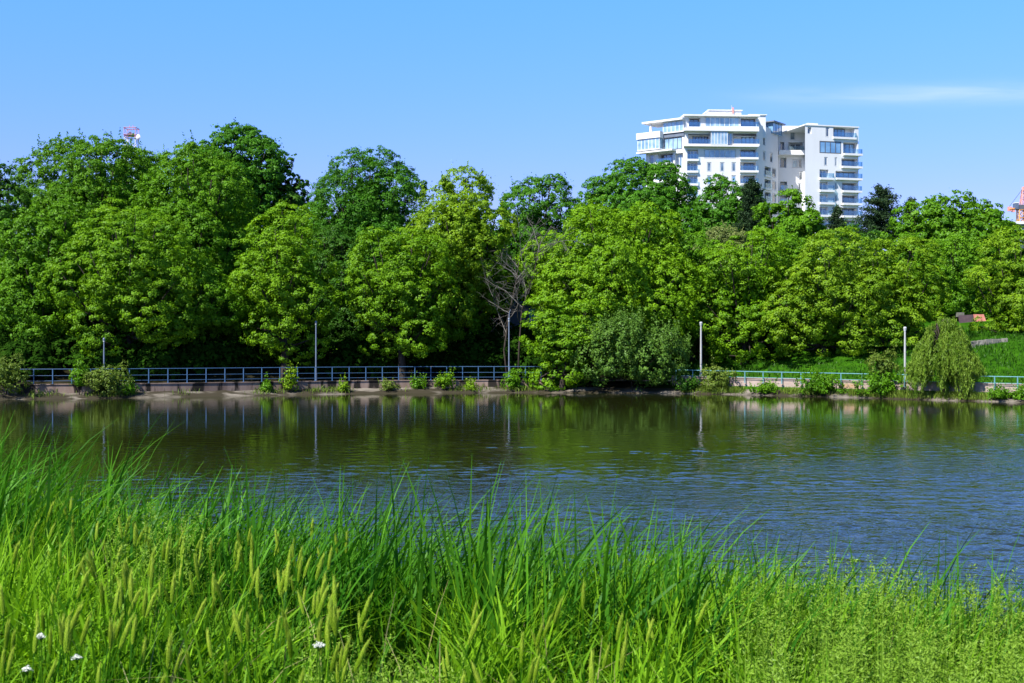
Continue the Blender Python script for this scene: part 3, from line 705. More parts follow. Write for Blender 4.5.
def railing(name,px0,px1,e,hh,step,mat,label,rails,zoff=0.0):
    x0,y0=px_shore(px0,e); o=empty(name,(x0,y0,0)); O=Vector((x0,y0,0)); tag(o,label,'railing')
    pts=run_pts(px0,px1,e,step)
    for f in rails:
        mb=MB(); mb.tube([Vector((x,y,wall_z(x)+zoff+hh(x)*f))-O for x,y in pts],0.021 if f==1 else 0.014,6)
        mb.build('top_rail' if f==1 else 'rail',mat,o)
    mb=MB(); mb.box((-0.023,-0.023,0),(0.023,0.023,1)); mb.box((-0.06,-0.06,0),(0.06,0.06,0.015)); me=mb.mesh('railing_post'); me.materials.append(mat)
    for x,y in pts:
        p=bpy.data.objects.new('post',me); p.parent=o; p.location=Vector((x,y,wall_z(x)+zoff))-O; p.scale=(1,1,hh(x)-0.005); COL.objects.link(p)
    return o
railing('railing',-60,541,1.5,lambda x: 0.78,0.93,M['rail'],'long blue metal railing along the shaded promenade on the left',(1.0,0.56,0.2))
railing('railing',676,1110,1.47,lambda x: 0.64,0.92,M['rail2'],'turquoise metal railing in front of the pale wall on the right',(1.0,0.48),0.004)

def lamp(px,ytop,ybase_e,label,mat,head='cap'):
    x,y=px_shore(px,ybase_e); z0=0.62; zt=H-(ytop-CY)*y/F; h=zt-z0
    o=empty('street_lamp',(x,y,z0)); tag(o,label,'street lamp','lamp posts along the far promenade')
    k=0.6 if mat is M['post_shade'] else 0.8
    mb=MB(); mb.lathe([(0.11*k,0),(0.11*k,0.5),(0.075*k,0.56),(0.07*k,h*0.6),(0.055*k,h-0.14)],n=10); mb.build('pole',mat,o,smooth=False)
    mb=MB(); mb.lathe([(0.16,0),(0.16,0.03),(0.10,0.03)],n=10); mb.build('base_plate',mat,o)
    mb=MB(); mb.lathe([(0.055*k,h-0.2),(0.10*k,h-0.14),(0.115*k,h-0.04),(0.085*k,h),(0.0,h+0.02)],n=12); hd=mb.build('lamp_head',mat,o)
    mb=MB(); mb.lathe([(0.090*k,h-0.155),(0.080*k,h-0.2),(0.056*k,h-0.215)],n=12); mb.build('lens',M['lens'],hd)
    if head=='arm':
        mb=MB(); mb.tube([(0,0,h-0.02),(0.02,0,h+0.35),(0.10,-0.05,h+0.5)],[0.03,0.025,0.02],6); mb.build('bracket',mat,o)
lamp(104,338,2.6,'thin lamp post in shaded blue grey rising behind the rounded olive bush at the far left',M['post_shade'])
lamp(316,321,2.0,'lamp post in shaded blue grey in front of the dark gap, right of the pale bright maple',M['post_shade'])
lamp(509,318,2.0,'lamp post in shaded blue grey with a bracket beside the bare grey tree',M['post_shade'],'arm')
lamp(701,322,1.95,'white lamp post right of the big grey green bush',M['lamp'])
lamp(905,327,1.95,'white lamp post just left of the weeping willow',M['lamp'])

# ------------------------------------------------------------------ hut, kiosk
D=88; c=at(966,330,D); g=gz(c.x,D); o=empty('garden_hut',(c.x,D,g)); tag(o,'small red roofed hut half hidden among the trees right of the willow','hut')
def rel(px,py,dd=0): p=at(px,py,D); return p.x-c.x, p.z-g
x0,zt=rel(958,316); x1,zb=rel(986,326)
mb=MB(); mb.box((x0+0.2,0,-0.2),(x1-0.2,2.4,zb+0.15)); mb.build('wall',M['wall_roofshade'],o)
xm=rel(974,316)[0]
mb=MB(); mb.add([(xm,-0.35,zb),(x1,-0.35,zb),(x1-0.1,0.15,zt+0.12),(xm,0.15,zt+0.12),(xm,-0.35,zb-0.06),(x1,-0.35,zb-0.06),(x1-0.1,0.25,zt+0.05),(xm,0.25,zt+0.05)],[(0,1,2,3),(7,6,5,4),(0,4,5,1),(1,5,6,2),(2,6,7,3),(3,7,4,0)]); mb.build('roof',M['brick'],o)
mb=MB(); mb.add([(x0,-0.3,zb+0.1),(xm-0.01,-0.3,zb),(xm-0.01,0.15,zt+0.1),(x0+0.1,0.15,zt+0.04),(x0,-0.3,zb+0.04),(xm-0.01,-0.3,zb-0.06),(xm-0.01,0.25,zt+0.03),(x0+0.1,0.25,zt-0.03)],[(0,1,2,3),(7,6,5,4),(0,4,5,1),(1,5,6,2),(2,6,7,3),(3,7,4,0)]); r=mb.build('roof',M['wall_roofshade'],o); r['label']='part of the roof coloured dark as if shaded'  # shade on this roof half is put in by the dark colour
mb=MB(); mb.box((x0+0.05,0.2,zt-0.05),(x0+0.5,0.7,zt+0.25)); mb.build('chimney',M['greystone'],r)
# low stone wall below the hut
mb=MB()
for i in range(64):
    t=(i//2)/31; x,y=px_shore(956+48*t,12.6+2.0*t); q=random.uniform(0.09,0.17); z0=gz(x,y)+(0.0 if i%2 else 0.17)
    mb.box((-q*1.2,-q,-0.12),(q*1.2,q,random.uniform(0.08,0.16)),Matrix.Translation((x+random.uniform(-.05,.05),y+random.uniform(-.06,.06),z0))@Matrix.Rotation(random.uniform(-.5,.5),4,'Z')@Matrix.Rotation(random.uniform(-.2,.2),4,'X'))
tag(mb.build('stone_wall',M['greystone']),'low grey dry stone wall on the grass slope below the red roofed hut','wall')
D=86; c=at(522,330,D); g=gz(c.x,D); o=empty('kiosk',(c.x,D,g)); tag(o,'small dark kiosk with a turquoise door panel, behind the bare grey tree','kiosk')
def kr(px,py): p=at(px,py,D); return p.x-c.x, p.z-g
x0,zt=kr(507,303); x1,zb=kr(541,327)
mb=MB(); mb.box((x0,0,-0.3),(x1,2.2,zt)); mb.build('wall',M['bluepane'],o)
mb=MB(); mb.box((x0-0.12,-0.25,zt+0.003),(x1+0.12,2.4,zt+0.10)); mb.build('roof',M['post_shade'],o)
a,_=kr(529,0); b,_=kr(534.5,0); mb=MB(); mb.box((a,-0.05,zb-0.3),(b,-0.002,zt-0.45)); mb.build('door',M['turq'],o)
a,_=kr(536,0); b,_=kr(540,0); mb=MB(); mb.box((a,-0.04,zb),(b,-0.002,zt-0.1)); mb.build('panel',M['lens'],o)

# ------------------------------------------------------------------ the white towers
class Face:
    """A vertical facade plane: through image column px0 at distance D0, turned by ang (right end recedes if positive)."""
    def __init__(s,px0,D0,ang):
        s.o=Vector(((px0-CX)*D0/F,D0,0)); s.t=Vector((math.cos(ang),math.sin(ang),0)); s.n=Vector((math.sin(ang),-math.cos(ang),0))
    def tz(s,px,py):
        r=(px-CX)/F                                    # ray x = r*y
        k=(r*s.o.y-s.o.x)/(s.t.x-r*s.t.y); p=s.o+s.t*k
        return k, H-(py-CY)*p.y/F
    def p(s,t,z,n=0.0): return s.o+s.t*t+s.n*n+Vector((0,0,z))
    def box(s,mb,t0,t1,z0,z1,n0,n1):
        c=[s.p(a,z,n) for z in (z0,z1) for n in (n0,n1) for a in (t0,t1)]
        mb.add(c,[(0,1,3,2),(4,6,7,5),(0,4,5,1),(2,3,7,6),(0,2,6,4),(1,5,7,3)])

def facade(o,fc,px0,px1,ytop,ops,zbot=4.0,wallmat='white',wm=None):
    """Wall skin with real openings; each opening gets its recess, its frame and pane, loggias a glass balustrade."""
    t0,zt=fc.tz(px0,ytop); t1,zt2=fc.tz(px1,ytop)
    rec=[]
    for op in ops:
        a,b=fc.tz(op['r'][0],op['r'][1]); c,d=fc.tz(op['r'][2],op['r'][3])
        rec.append((max(a,t0+0.02),min(c,t1-0.02),d,b,op))
    T=sorted(set([t0,t1]+[v for r in rec for v in r[:2]])); Zs=sorted(set([zbot,zt]+[min(v,zt) for r in rec for v in r[2:4]]))
    mb=wm or MB()
    def inside(t,z): return next((r for r in rec if r[0]<t<r[1] and r[2]<z<r[3]),None)
    for i in range(len(T)-1):
        for j in range(len(Zs)-1):
            if T[i+1]-T[i]<1e-6 or Zs[j+1]-Zs[j]<1e-6: continue
            if inside((T[i]+T[i+1])/2,(Zs[j]+Zs[j+1])/2) is None:
                mb.add([fc.p(T[i],Zs[j]),fc.p(T[i+1],Zs[j]),fc.p(T[i+1],Zs[j+1]),fc.p(T[i],Zs[j+1])],[(0,1,2,3)])
    for a,c,d,b,op in rec:
        dep=op.get('d',0.18)
        q=[fc.p(a,d),fc.p(c,d),fc.p(c,b),fc.p(a,b)]; qi=[fc.p(a,d,-dep),fc.p(c,d,-dep),fc.p(c,b,-dep),fc.p(a,b,-dep)]
        mb.add(q+qi,[(0,4,5,1),(1,5,6,2),(2,6,7,3),(3,7,4,0)])
        if dep>0.5: mb.add(qi,[(0,1,2,3)])
        par=o
        if op.get('rail'):
            bl=MB(); fc.box(bl,a-0.15,c+op.get('over',0.35),d-0.50,d+0.004,-dep+0.02,op.get('proj',0.9)); par=bl.build('balcony',M['slab'],o)
            rg_=MB(); fc.box(rg_,a-0.05,c+op.get('over',0.35)-0.06,d+0.01,d+1.15,op.get('proj',0.9)-0.10,op.get('proj',0.9)-0.06)
            if op.get('over',0.35)>0.2: fc.box(rg_,c+op.get('over',0.35)-0.10,c+op.get('over',0.35)-0.06,d+0.012,d+1.148,0.05,op.get('proj',0.9)-0.11)
            rg_.build('glass_railing',M['railglass'],par)
        # glazing
        wa,wc=a+0.05,c-0.05
        if op.get('gl'): wa=a+(c-a)*op['gl'][0]; wc=a+(c-a)*op['gl'][1]
        n0=-dep+0.03; nm=op.get('m',1); wd,wb=d+0.06,b-(0.06 if dep<0.5 else 0.15)
        fr=MB(); th=0.17
        fc.box(fr,wa,wc,wd,wd+th,n0,n0+0.10); fc.box(fr,wa,wc,wb-th,wb,n0,n0+0.10)
        for k in range(nm+1):
            tt=wa+(wc-wa-th)*k/nm; fc.box(fr,tt,tt+th,wd+th,wb-th,n0,n0+0.098)
        w=fr.build('window',M[op.get('f','frame')],o)
        pn=MB(); fc.box(pn,wa+0.03,wc-0.03,wd+0.03,wb-0.03,n0+0.01,n0+0.05); pn.build('pane',M[op.get('g','glass')],w)
    return mb,(t0,t1,zt)

def prism(mb,pts,z0,z1,skip=()):
    n=len(pts); V=[Vector((p.x,p.y,z)) for z in (z0,z1) for p in pts]
    F_=[tuple(range(n,2*n))]+[(i,(i+1)%n,n+(i+1)%n,n+i) for i in range(n) if i not in skip]
    mb.add(V,F_)

DB=312.0
def z5(u,v): return 630+u/6.83,100+v/6.83
def z6(u,v): return 740+u/4.877,100+v/4.877
def r5(a,b,c,d): return z5(a,b)+z5(c,d)
def r6(a,b,c,d): return z6(a,b)+z6(c,d)
def shadow_floors(): pass

# left tower
gB=6.5
lt=empty('apartment_tower',(at(715,0,DB).x,DB,gB)); tag(lt,'left white apartment tower, wider, with a glazed penthouse, roof terrace and aerial','apartment tower')
A=Face(684,DB,R(4)); tA1=A.tz(757,0)[0]; pA1=A.p(tA1,0)
B=Face(684,DB,R(-38)); C_=Face(757,pA1.y,R(54))
yf=116.2
opsA=[]
# top floor
opsA+=[dict(r=r5(402,120,480,186),d=1.6,g='glassdark',f='dframe',m=2,rail=1,over=0.0,proj=0.7),
       dict(r=r5(512,114,748,186),d=0.12,g='glasslit',m=7),
       dict(r=r5(756,122,862,186),d=1.4,g='glass',f='dframe',m=3,rail=1,over=0.4,proj=1.0),
       # second
       dict(r=r5(398,232,545,304),d=1.6,g='glassdark',f='dframe',m=5,gl=(0.25,0.98),rail=1,over=0.1,proj=1.0),
       dict(r=r5(660,222,700,306),d=0.1,g='glassblue',m=2),
       dict(r=r5(704,228,864,304),d=1.6,g='glasslit',f='dframe',m=3,gl=(0.42,0.97),rail=1,over=0.5,proj=1.1),
       # third
       dict(r=r5(392,338,466,404),d=0.9,g='glass',m=3,rail=1,over=0.05,proj=0.5),
       dict(r=r5(506,336,722,401),d=0.15,g='glasslit',m=6),
       dict(r=r5(754,336,862,394),d=1.4,g='glass',f='dframe',m=3,rail=1,over=0.4,proj=0.8)]
for k,(v0,v1) in enumerate(((424,490),(514,578),(604,668),(694,758),(784,848))):
    opsA+=[dict(r=r5(u,v0,u+30,v1),d=0.2,g='glassblue' if k%2 else 'glass',m=1) for u in (526,615,694)]
    opsA+=[dict(r=r5(390,v0,462,v1-6),d=0.9,g='glass',m=3,rail=1,over=0.05,proj=0.5), dict(r=r5(752,v0-2,862,v1-6),d=1.4,g='glass',f='dframe',m=3,gl=(0.3,0.95),rail=1,over=0.4,proj=0.9)]
wm=MB()
facade(lt,A,684,757,yf,opsA,gB,wm=wm)
opsB=[dict(r=(649.5,155,654,164.5),d=0.2,g='glassdark',m=1),
      dict(r=(658,154,673,162.5),d=1.6,g='glassdark',f='dframe',m=3,rail=1,over=0.05,proj=0.8),
      dict(r=(675,153.5,683,168),d=0.9,g='glass',m=1,gl=(0.3,0.7)),
      dict(r=(664,138.5,682,149),d=0.15,g='glasslit',f='dframe',m=4),
      dict(r=(659,140,663.5,149.5),d=1.4,g='glassdark',f='dframe',m=1)]
for y0 in (171,184,197,210): opsB+=[dict(r=(649.5,y0,654,y0+9),d=0.2,g='glassdark',m=1),dict(r=(658,y0,673,y0+8.5),d=1.6,g='glassdark',f='dframe',m=3,rail=1,over=0.05,proj=0.8)]
facade(lt,B,646,684,138,opsB,gB,wm=wm)
opsC=[dict(r=r6(112,165,124,225),d=0.2,g='glass',m=1),dict(r=r6(112,248,124,300),d=0.2,g='glass',m=1),
      dict(r=r6(147,255,159,308),d=0.2,g='glassdark',m=1)]
for v in (322,384,446,508): opsC+=[dict(r=r6(120,v,150,v+50),d=0.9,g='glassdark',f='dframe',m=2,rail=1,over=0.05,proj=0.4),dict(r=r6(157,v+8,176,v+58),d=0.2,g='glassdark',m=1)]
facade(lt,C_,757,778,124,opsC,gB,wm=wm)
# back and sides of the mass, roofs
pB0=B.p(B.tz(646,0)[0],0); pC1=C_.p(C_.tz(778,0)[0],0); pA0=A.p(0,0)
zA=A.tz(684,yf)[1]; zB=B.tz(660,138)[1]; zC=C_.tz(768,124)[1]
back=[pB0,pA0,pA1,pC1,pC1+Vector((-4,12,0)),pB0+Vector((5,13,0))]
n=len(back); low=min(zB,zC)
wm.add([Vector((p.x,p.y,z)) for z in (gB,low) for p in back],[(3,4,n+4,n+3),(4,5,n+5,n+4),(5,0,n,n+5)])
wm.add([Vector((p.x,p.y,low)) for p in back],[tuple(range(n))])
bm_=[pA0,pA1,pA1+Vector((3,9,0)),pA0+Vector((0,11,0))]
wm.add([Vector((p.x,p.y,z)) for z in (low,zA) for p in bm_],[(1,2,6,5),(2,3,7,6),(3,0,4,7),(4,5,6,7)])
me=wm.mesh('tower_wall'); wo=link('wall',me,M['white'],lt)
def setlocal(root):
    bpy.context.view_layer.update()
    for ch in root.children:
        ch.matrix_parent_inverse=root.matrix_world.inverted()
# roof slab, floor bands, penthouse
mb=MB(); a=A.tz(683,0)[0]; b=A.tz(759,0)[0]; A.box(mb,a,b,zA+0.004,zA+0.35,-10,0.9); mb.build('roof',M['slab'],lt)
mb=MB()
for v0,v1,pr in ((190,216,1.5),(306,321,1.3),):
    z1=A.tz(700,z5(0,v0)[1])[1]; z0=A.tz(700,z5(0,v1)[1])[1]; A.box(mb,A.tz(683.2,0)[0],A.tz(757.6,0)[0],z0,z1-0.25,0.003,pr)
mb.build('floor_band',M['slab'],lt)
# glazed bay of the second floor
def bay(fc,px0,px1,y0,y1,n1,mat,nm,fr='frame',name='bay_window'):
    t0,zt=fc.tz(px0,y0); t1,_=fc.tz(px1,y0); zb=fc.tz(px0,y1)[1]
    f=MB()
    for k in range(nm+1):
        tt=t0+(t1-t0-0.2)*k/nm; fc.box(f,tt,tt+0.2,zb,zt,n1-0.04,n1+0.03)
    fc.box(f,t0-0.05,t1+0.05,zt,zt+0.22,0.003,n1+0.12); fc.box(f,t0-0.05,t1+0.05,zb-0.3,zb,0.003,n1+0.12)
    w=f.build(name,M[fr],lt); p=MB(); fc.box(p,t0+0.02,t1-0.02,zb+0.003,zt-0.003,0.004,n1); p.build('pane',M[mat],w)
bay(A,709.8,726.6,132.6,144.6,1.2,'glasslit',5)
bay(B,641,663,139.9,151,1.6,'glasslit',6)
mb=MB(); t0,z1=B.tz(640.3,134.6); t1,_=B.tz(664,134.6); z0=B.tz(650,139.6)[1]; B.box(mb,t0,t1,z0,z1,-0.5,1.9); z1=B.tz(650,151.3)[1]; B.box(mb,t0,B.tz(676,0)[0],z1-0.6,z1-0.24,0.003,1.9); mb.build('floor_band',M['slab'],lt)
# set-back glazed storeys of the left wing with its eave and column
t0,z0=B.tz(663,133.6); t1,z1=B.tz(684.5,123)
bay(B,663.5,684.3,123.5,133,-0.9+1.2,'glasslit',5)
mb=MB(); B.box(mb,B.tz(663,0)[0],t1-0.05,B.tz(670,133.4)[1]-1.0,B.tz(670,133.4)[1]-0.35,0.004,0.25); B.box(mb,B.tz(664,0)[0],t1-0.05,zB-0.1,B.tz(670,123)[1],-3,-0.05); mb.build('cladding',M['slate'],lt)
mb=MB(); e0=B.tz(644.6,125.2); e1=B.tz(685,118.8); zt_=B.tz(665,122.3)[1]
B.box(mb,e0[0],e1[0],zt_,zt_+0.45,-6,1.3); mb.build('eave',M['slab'],lt)
mb=MB(); tc_=B.tz(651,0)[0]; B.box(mb,tc_,tc_+0.5,zB-0.2,zt_-0.003,0.2,0.7); mb.build('column',M['white'],lt)
# penthouse blocks and aerial
def roofbox(px0,px1,y0,z0,n0,n1,name='penthouse',mat='white'):
    mb=MB(); t0,zt=A.tz(px0,y0); t1,_=A.tz(px1,y0); A.box(mb,t0,t1,z0,zt,n0,n1); A.box(mb,t0-0.25,t1+0.25,zt+0.003,zt+0.22,n0-0.25,n1+0.25); return mb.build(name,M[mat],lt)
ph=roofbox(710,742.5,109.6,zA+0.354,-7,-1.2)
mb=MB(); 
for q in (717.5,724,731): t0,z1=A.tz(q,111.2); _,z0=A.tz(q,113.8); A.box(mb,t0,t0+0.8,z0,z1,-1.198,-1.12)
mb.build('louvre',M['frame'],ph)
roofbox(752,768.5,113.4,low+0.01,-8,-2.5)
mb=MB(); t0,z1=A.tz(734.7,103); p=A.p(t0,0,-3); mb.tube([(p.x,p.y,A.tz(734,109.5)[1]),(p.x,p.y,z1)],[0.13,0.06],6); mb.build('aerial',M['lamp'],lt)
mb=MB(); t0,z1=A.tz(733.2,109.2); A.box(mb,t0,t0+0.35,zA+1.0,z1+0.6,-1.1,-0.8); mb.build('flue',M['cranered'],lt)
# glass corner room on the right end
mb=MB(); t0,zt=C_.tz(771,122.5); t1,_=C_.tz(780,122.5); zb=C_.tz(775,134.5)[1]; C_.box(mb,t0,t1,zb,zt,-3.5,0.5); gr=mb.build('glass_room',M['glassblue'],lt)
mb=MB(); C_.box(mb,t0-0.8,t1+0.8,zt+0.003,zt+0.35,-4.2,1.2); mb.build('roof',M['slate'],gr)
mb=MB()
for k in range(4): tt=t0+(t1-t0-0.12)*k/3; C_.box(mb,tt,tt+0.12,zb+0.01,zt-0.005,0.502,0.56)
mb.build('frame',M['dframe'],gr)

# right tower
rt=empty('apartment_tower',(at(830,0,DB).x,DB+4,gB)); tag(rt,'right white apartment tower, narrower, with stacked glass balconies down its right edge','apartment tower')
E=Face(805,DB+3,R(15)); G=Face(779,DB+14,R(2))
opsE=[dict(r=r6(330,132,348,165),d=0.6,g='glassdark',m=1),dict(r=r6(418,132,435,181),d=0.2,g='glassdark',m=1),
      dict(r=r6(455,131,560,184),d=1.8,g='glassblue',f='dframe',m=4,gl=(0.02,0.7),rail=1,over=0.3,proj=0.4),
      dict(r=r6(388,199,494,263),d=0.15,g='glassblue',m=4,f='dframe'),
      dict(r=r6(503,205,572,264),d=1.6,g='glassblue',f='dframe',m=3,rail=1,over=1.0,proj=0.9),
      dict(r=r6(411,278,427,321),d=0.2,g='glass',m=1),dict(r=r6(462,280,474,323),d=0.2,g='glass',m=1),
      dict(r=r6(495,284,572,326),d=1.6,g='glass',f='dframe',m=3,rail=1,over=1.0,proj=0.9),
      dict(r=r6(466,345,572,384),d=1.6,g='glassblue',f='dframe',m=4,rail=1,over=1.0,proj=0.9),
      dict(r=r6(388,338,432,381),d=0.8,g='glass',m=2,rail=1,over=1.2,proj=0.8)]
for k,v in enumerate((402,463,524,585,646,707)):
    opsE+=[dict(r=r6(498,v,570,v+42),d=1.6,g='glass',f='dframe',m=3,rail=1,over=1.0,proj=0.9),
           dict(r=r6(388,v-4,430,v+38),d=0.8,g='glass' if k!=1 else 'glasslit',m=2,rail=1,over=1.4,proj=0.8),
           dict(r=r6(461,v,473,v+38),d=0.2,g='glass',m=1)]
wm=MB(); yE=125.4
facade(rt,E,805,858.5,yE,opsE,gB,wm=wm)
opsG=[dict(r=r6(243,152,270,196),d=0.2,g='glass',m=1),dict(r=r6(236,206,308,250),d=1.6,g='glassdark',f='frame',m=2,gl=(0.2,0.95),rail=1,over=0.0,proj=1.0),
      dict(r=r6(196,205,216,248),d=1.2,g='glassdark',m=1),
      dict(r=r6(254,290,281,331),d=0.2,g='glasslit',m=1),dict(r=r6(284,289,301,331),d=0.2,g='glassdark',m=1),
      dict(r=r6(289,348,306,391),d=0.2,g='glassdark',m=1),dict(r=r6(283,405,298,441),d=0.2,g='glassdark',m=1),
      dict(r=r6(196,282,226,330),d=1.2,g='glassdark',m=1),dict(r=r6(196,398,230,440),d=1.4,g='glass',m=2,rail=1,over=0.0,proj=1.0)]
for v in (465,526,587): opsG+=[dict(r=r6(283,v,298,v+38),d=0.2,g='glassdark',m=1),dict(r=r6(196,v,230,v+40),d=1.4,g='glass',m=2,rail=1,over=0.0,proj=1.0)]
facade(rt,G,776,805.4,125.8,opsG,gB,wm=wm)
zE=E.tz(806,yE)[1]; zG=G.tz(790,125.8)[1]
e0=E.p(0,0); e1=E.p(E.tz(858.5,0)[0],0); bk=Vector((3.3,13,0))
foot=[e0,e1,e1+bk,e0+bk]; n=4
wm.add([Vector((p.x,p.y,z)) for z in (gB,zE) for p in foot],[(1,2,6,5),(2,3,7,6),(3,0,4,7),(4,5,6,7)])
g0=G.p(G.tz(776,0)[0],0); g1=G.p(G.tz(805.4,0)[0],0)
foot=[g0,g1,g1+Vector((0,8,0)),g0+Vector((0,8,0))]
wm.add([Vector((p.x,p.y,z)) for z in (gB,zG) for p in foot],[(1,2,6,5),(2,3,7,6),(3,0,4,7),(4,5,6,7)])
link('wall',wm.mesh('tower_wall'),M['white'],rt)
mb=MB(); E.box(mb,-0.15,E.tz(858.9,0)[0],zE+0.004,zE+0.3,-12,0.15); mb.build('roof',M['slab'],rt)
mb=MB(); t0,_=G.tz(777,0); t1,_=G.tz(803,0); z1=G.tz(790,151.3)[1]; z0=G.tz(790,155.8)[1]; G.box(mb,t0,t1,z0,z1,0.004,2.2); mb.build('terrace',M['slab'],rt)
mb=MB(); t0,z1=G.tz(787,156.4); t1,_=G.tz(803.4,0); z0=G.tz(790,182)[1]
mb=MB(); t0,_=E.tz(812,0); t1,_=E.tz(822,0); E.box(mb,t0,t1,zE+0.304,zE+1.0,-7,-2); mb.build('penthouse',M['white'],rt)
setlocal(lt); setlocal(rt)

# ------------------------------------------------------------------ lattice mast, crane, white roofed block
def lattice(mb,c,w0,w1,z0,z1,step,r):
    k=max(1,int((z1-z0)/step)); L=[]
    for i in range(k+1):
        t=i/k; w=(w0+(w1-w0)*t)/2; z=z0+(z1-z0)*t; L.append([Vector((c[0]+sx*w,c[1]+sy*w,z)) for sx,sy in ((-1,-1),(1,-1),(1,1),(-1,1))])
    for j in range(4): mb.tube([l[j] for l in L],r,4)
    for i in range(k+1):
        for j in range(4):
            mb.tube([L[i][j],L[i][(j+1)%4]],r*0.6,4)
            if i<k: mb.tube([L[i][j],L[i+1][(j+1)%4]],r*0.55,4); mb.tube([L[i][(j+1)%4],L[i+1][j]],r*0.55,4)
D=400; c=at(131.5,0,D); zt=H-(127-CY)*D/F; o=empty('telecom_mast',(c.x,D,7)); tag(o,'red and white lattice telecom mast peeping over the left-hand trees','mast')
zp=lambda y: H-(y-CY)*D/F-7
mb=MB(); lattice(mb,(0,0),4.2,3.4,0,zp(138),3.2,0.14); mb.build('lattice',M['mastwhite'],o)
mb=MB(); lattice(mb,(0,0),3.6,3.6,zp(137.5),zp(128.3),1.5,0.085)
for y in (135.3,128.4):
    q=[(-1.9,-1.9,zp(y)),(1.9,-1.9,zp(y)),(1.9,1.9,zp(y)),(-1.9,1.9,zp(y)),(-1.9,-1.9,zp(y))]; mb.tube(q,0.13,4)
mb.box((-1.75,-1.75,zp(136.2)),(1.75,1.75,zp(136.2)+0.1))
mb.build('platform_cage',M['mastred'],o)
for x,y in ((-0.5,135.5),(0.6,135.8),(0.0,134.6)):
    mb=MB(); mb.lathe([(0.0,-0.5),(0.42,-0.45),(0.42,0.45),(0,0.5)],(x,-1.5,zp(y)),8); mb.build('antenna',M['steel'],o)
for x in (-0.6,0.5):
    mb=MB(); mb.tube([(x,0,zp(128.3)),(x,0,zp(125.2))],0.10,5); mb.build('aerial',M['cranered'],o)
mb=MB(); mb.lathe([(0.0,0.35),(0.5,0.25),(0.85,0.0),(0.9,-0.05)],(0,0,0),14); me=mb.mesh('dish'); d=link('dish',me,M['mastwhite'],o); d.location=(2.6,-1.9,zp(138.2)); d.rotation_euler=(R(90),0,R(-25))
mb=MB(); mb.tube([(1.9,-1.7,zp(138.6)),(2.6,-1.6,zp(138.2))],0.1,5); mb.build('dish_arm',M['steel'],o)

D=350; c=at(1021.5,0,D); o=empty('tower_crane',(c.x,D,7)); tag(o,'orange and red tower crane at the right edge of the photo','crane')
zp=lambda y: H-(y-CY)*D/F-7
xp=lambda px: (px-1021.5)*D/F
mb=MB(); lattice(mb,(0,0),1.9,1.9,0,zp(210),2.0,0.16); mb.build('mast',M['orange'],o)
mb=MB(); lattice(mb,(0.5,0),1.5,0.4,zp(205),zp(187),1.4,0.13); mb.build('apex',M['cranered'],o)
mb=MB(); mb.box((-1.2,-1.0,zp(210)),(1.3,1.0,zp(205.2))); mb.build('slewing_unit',M['steel'],o)
mb=MB(); mb.box((-2.1,-1.2,zp(209.5)),(-1.21,0.6,zp(203.5))); cb=mb.build('cab',M['glassdark'],o)
mb=MB(); mb.box((-2.2,-1.3,zp(203.5)+0.003),(-1.2,0.7,zp(203.5)+0.16)); mb.build('cab_roof',M['mastwhite'],cb)
mb=MB(); x0=xp(1008.5)
for y in (-0.55,0.55): mb.tube([(x0,y,zp(209.5)),(-1.0,y,zp(208))],0.14,5)
for i in range(6): t=i/5; mb.tube([(x0*(1-t)-t,-0.55,zp(209.5)),(x0*(1-t)-t,0.55,zp(209.5)+0.3*t)],0.08,4)
mb.build('counter_jib',M['orange'],o)
mb=MB(); mb.box((xp(1008),-0.5,zp(211.2)),(xp(1011.4),0.5,zp(206.8))); mb.box((xp(1012),-0.45,zp(212)),(xp(1014.5),0.45,zp(208))); mb.build('ballast',M['cranered'],o)
mb=MB(); mb.tube([(0.5,0,zp(188)),(xp(1009),0,zp(207))],0.06,4); mb.tube([(0.5,0,zp(188)),(30,0,zp(206))],0.06,4); mb.build('tie_bar',M['steel'],o)
mb=MB()
J=[(x,y,z) for x in () for y in () for z in ()]
for y,z in ((-0.6,207),(0.6,207),(0,203.5)): mb.tube([(1.3,y,zp(z)),(45,y,zp(z))],0.12,4)
for i in range(22):
    x=1.3+2*i
    for y in (-0.6,0.6): mb.tube([(x,y,zp(207)),(x+1,0,zp(203.5))],0.07,4); mb.tube([(x+1,0,zp(203.5)),(x+2,y,zp(207))],0.07,4)
mb.build('jib',M['cranered'],o)

D=330; c=at(1030,0,D); o=empty('flat_roofed_block',(c.x,D,7)); tag(o,'white flat roof edge showing over the trees below the crane','building')
x0=(1011.5-1030)*D/F; zt=H-(224-CY)*D/F-7
mb=MB(); mb.box((x0+0.7,0.7,0),(14,16,zt)); mb.build('wall',M['slate'],o)
mb=MB(); mb.box((x0,0,zt+0.003),(15,17,zt+0.7)); mb.build('roof',M['white'],o)
for i in range(4):
    for k in range(3):
        mb=MB(); mb.box((x0+2+i*4,0.62,zt-3-k*3.2),(x0+4+i*4,0.698,zt-1.2-k*3.2)); mb.build('window',M['glassdark'],o)

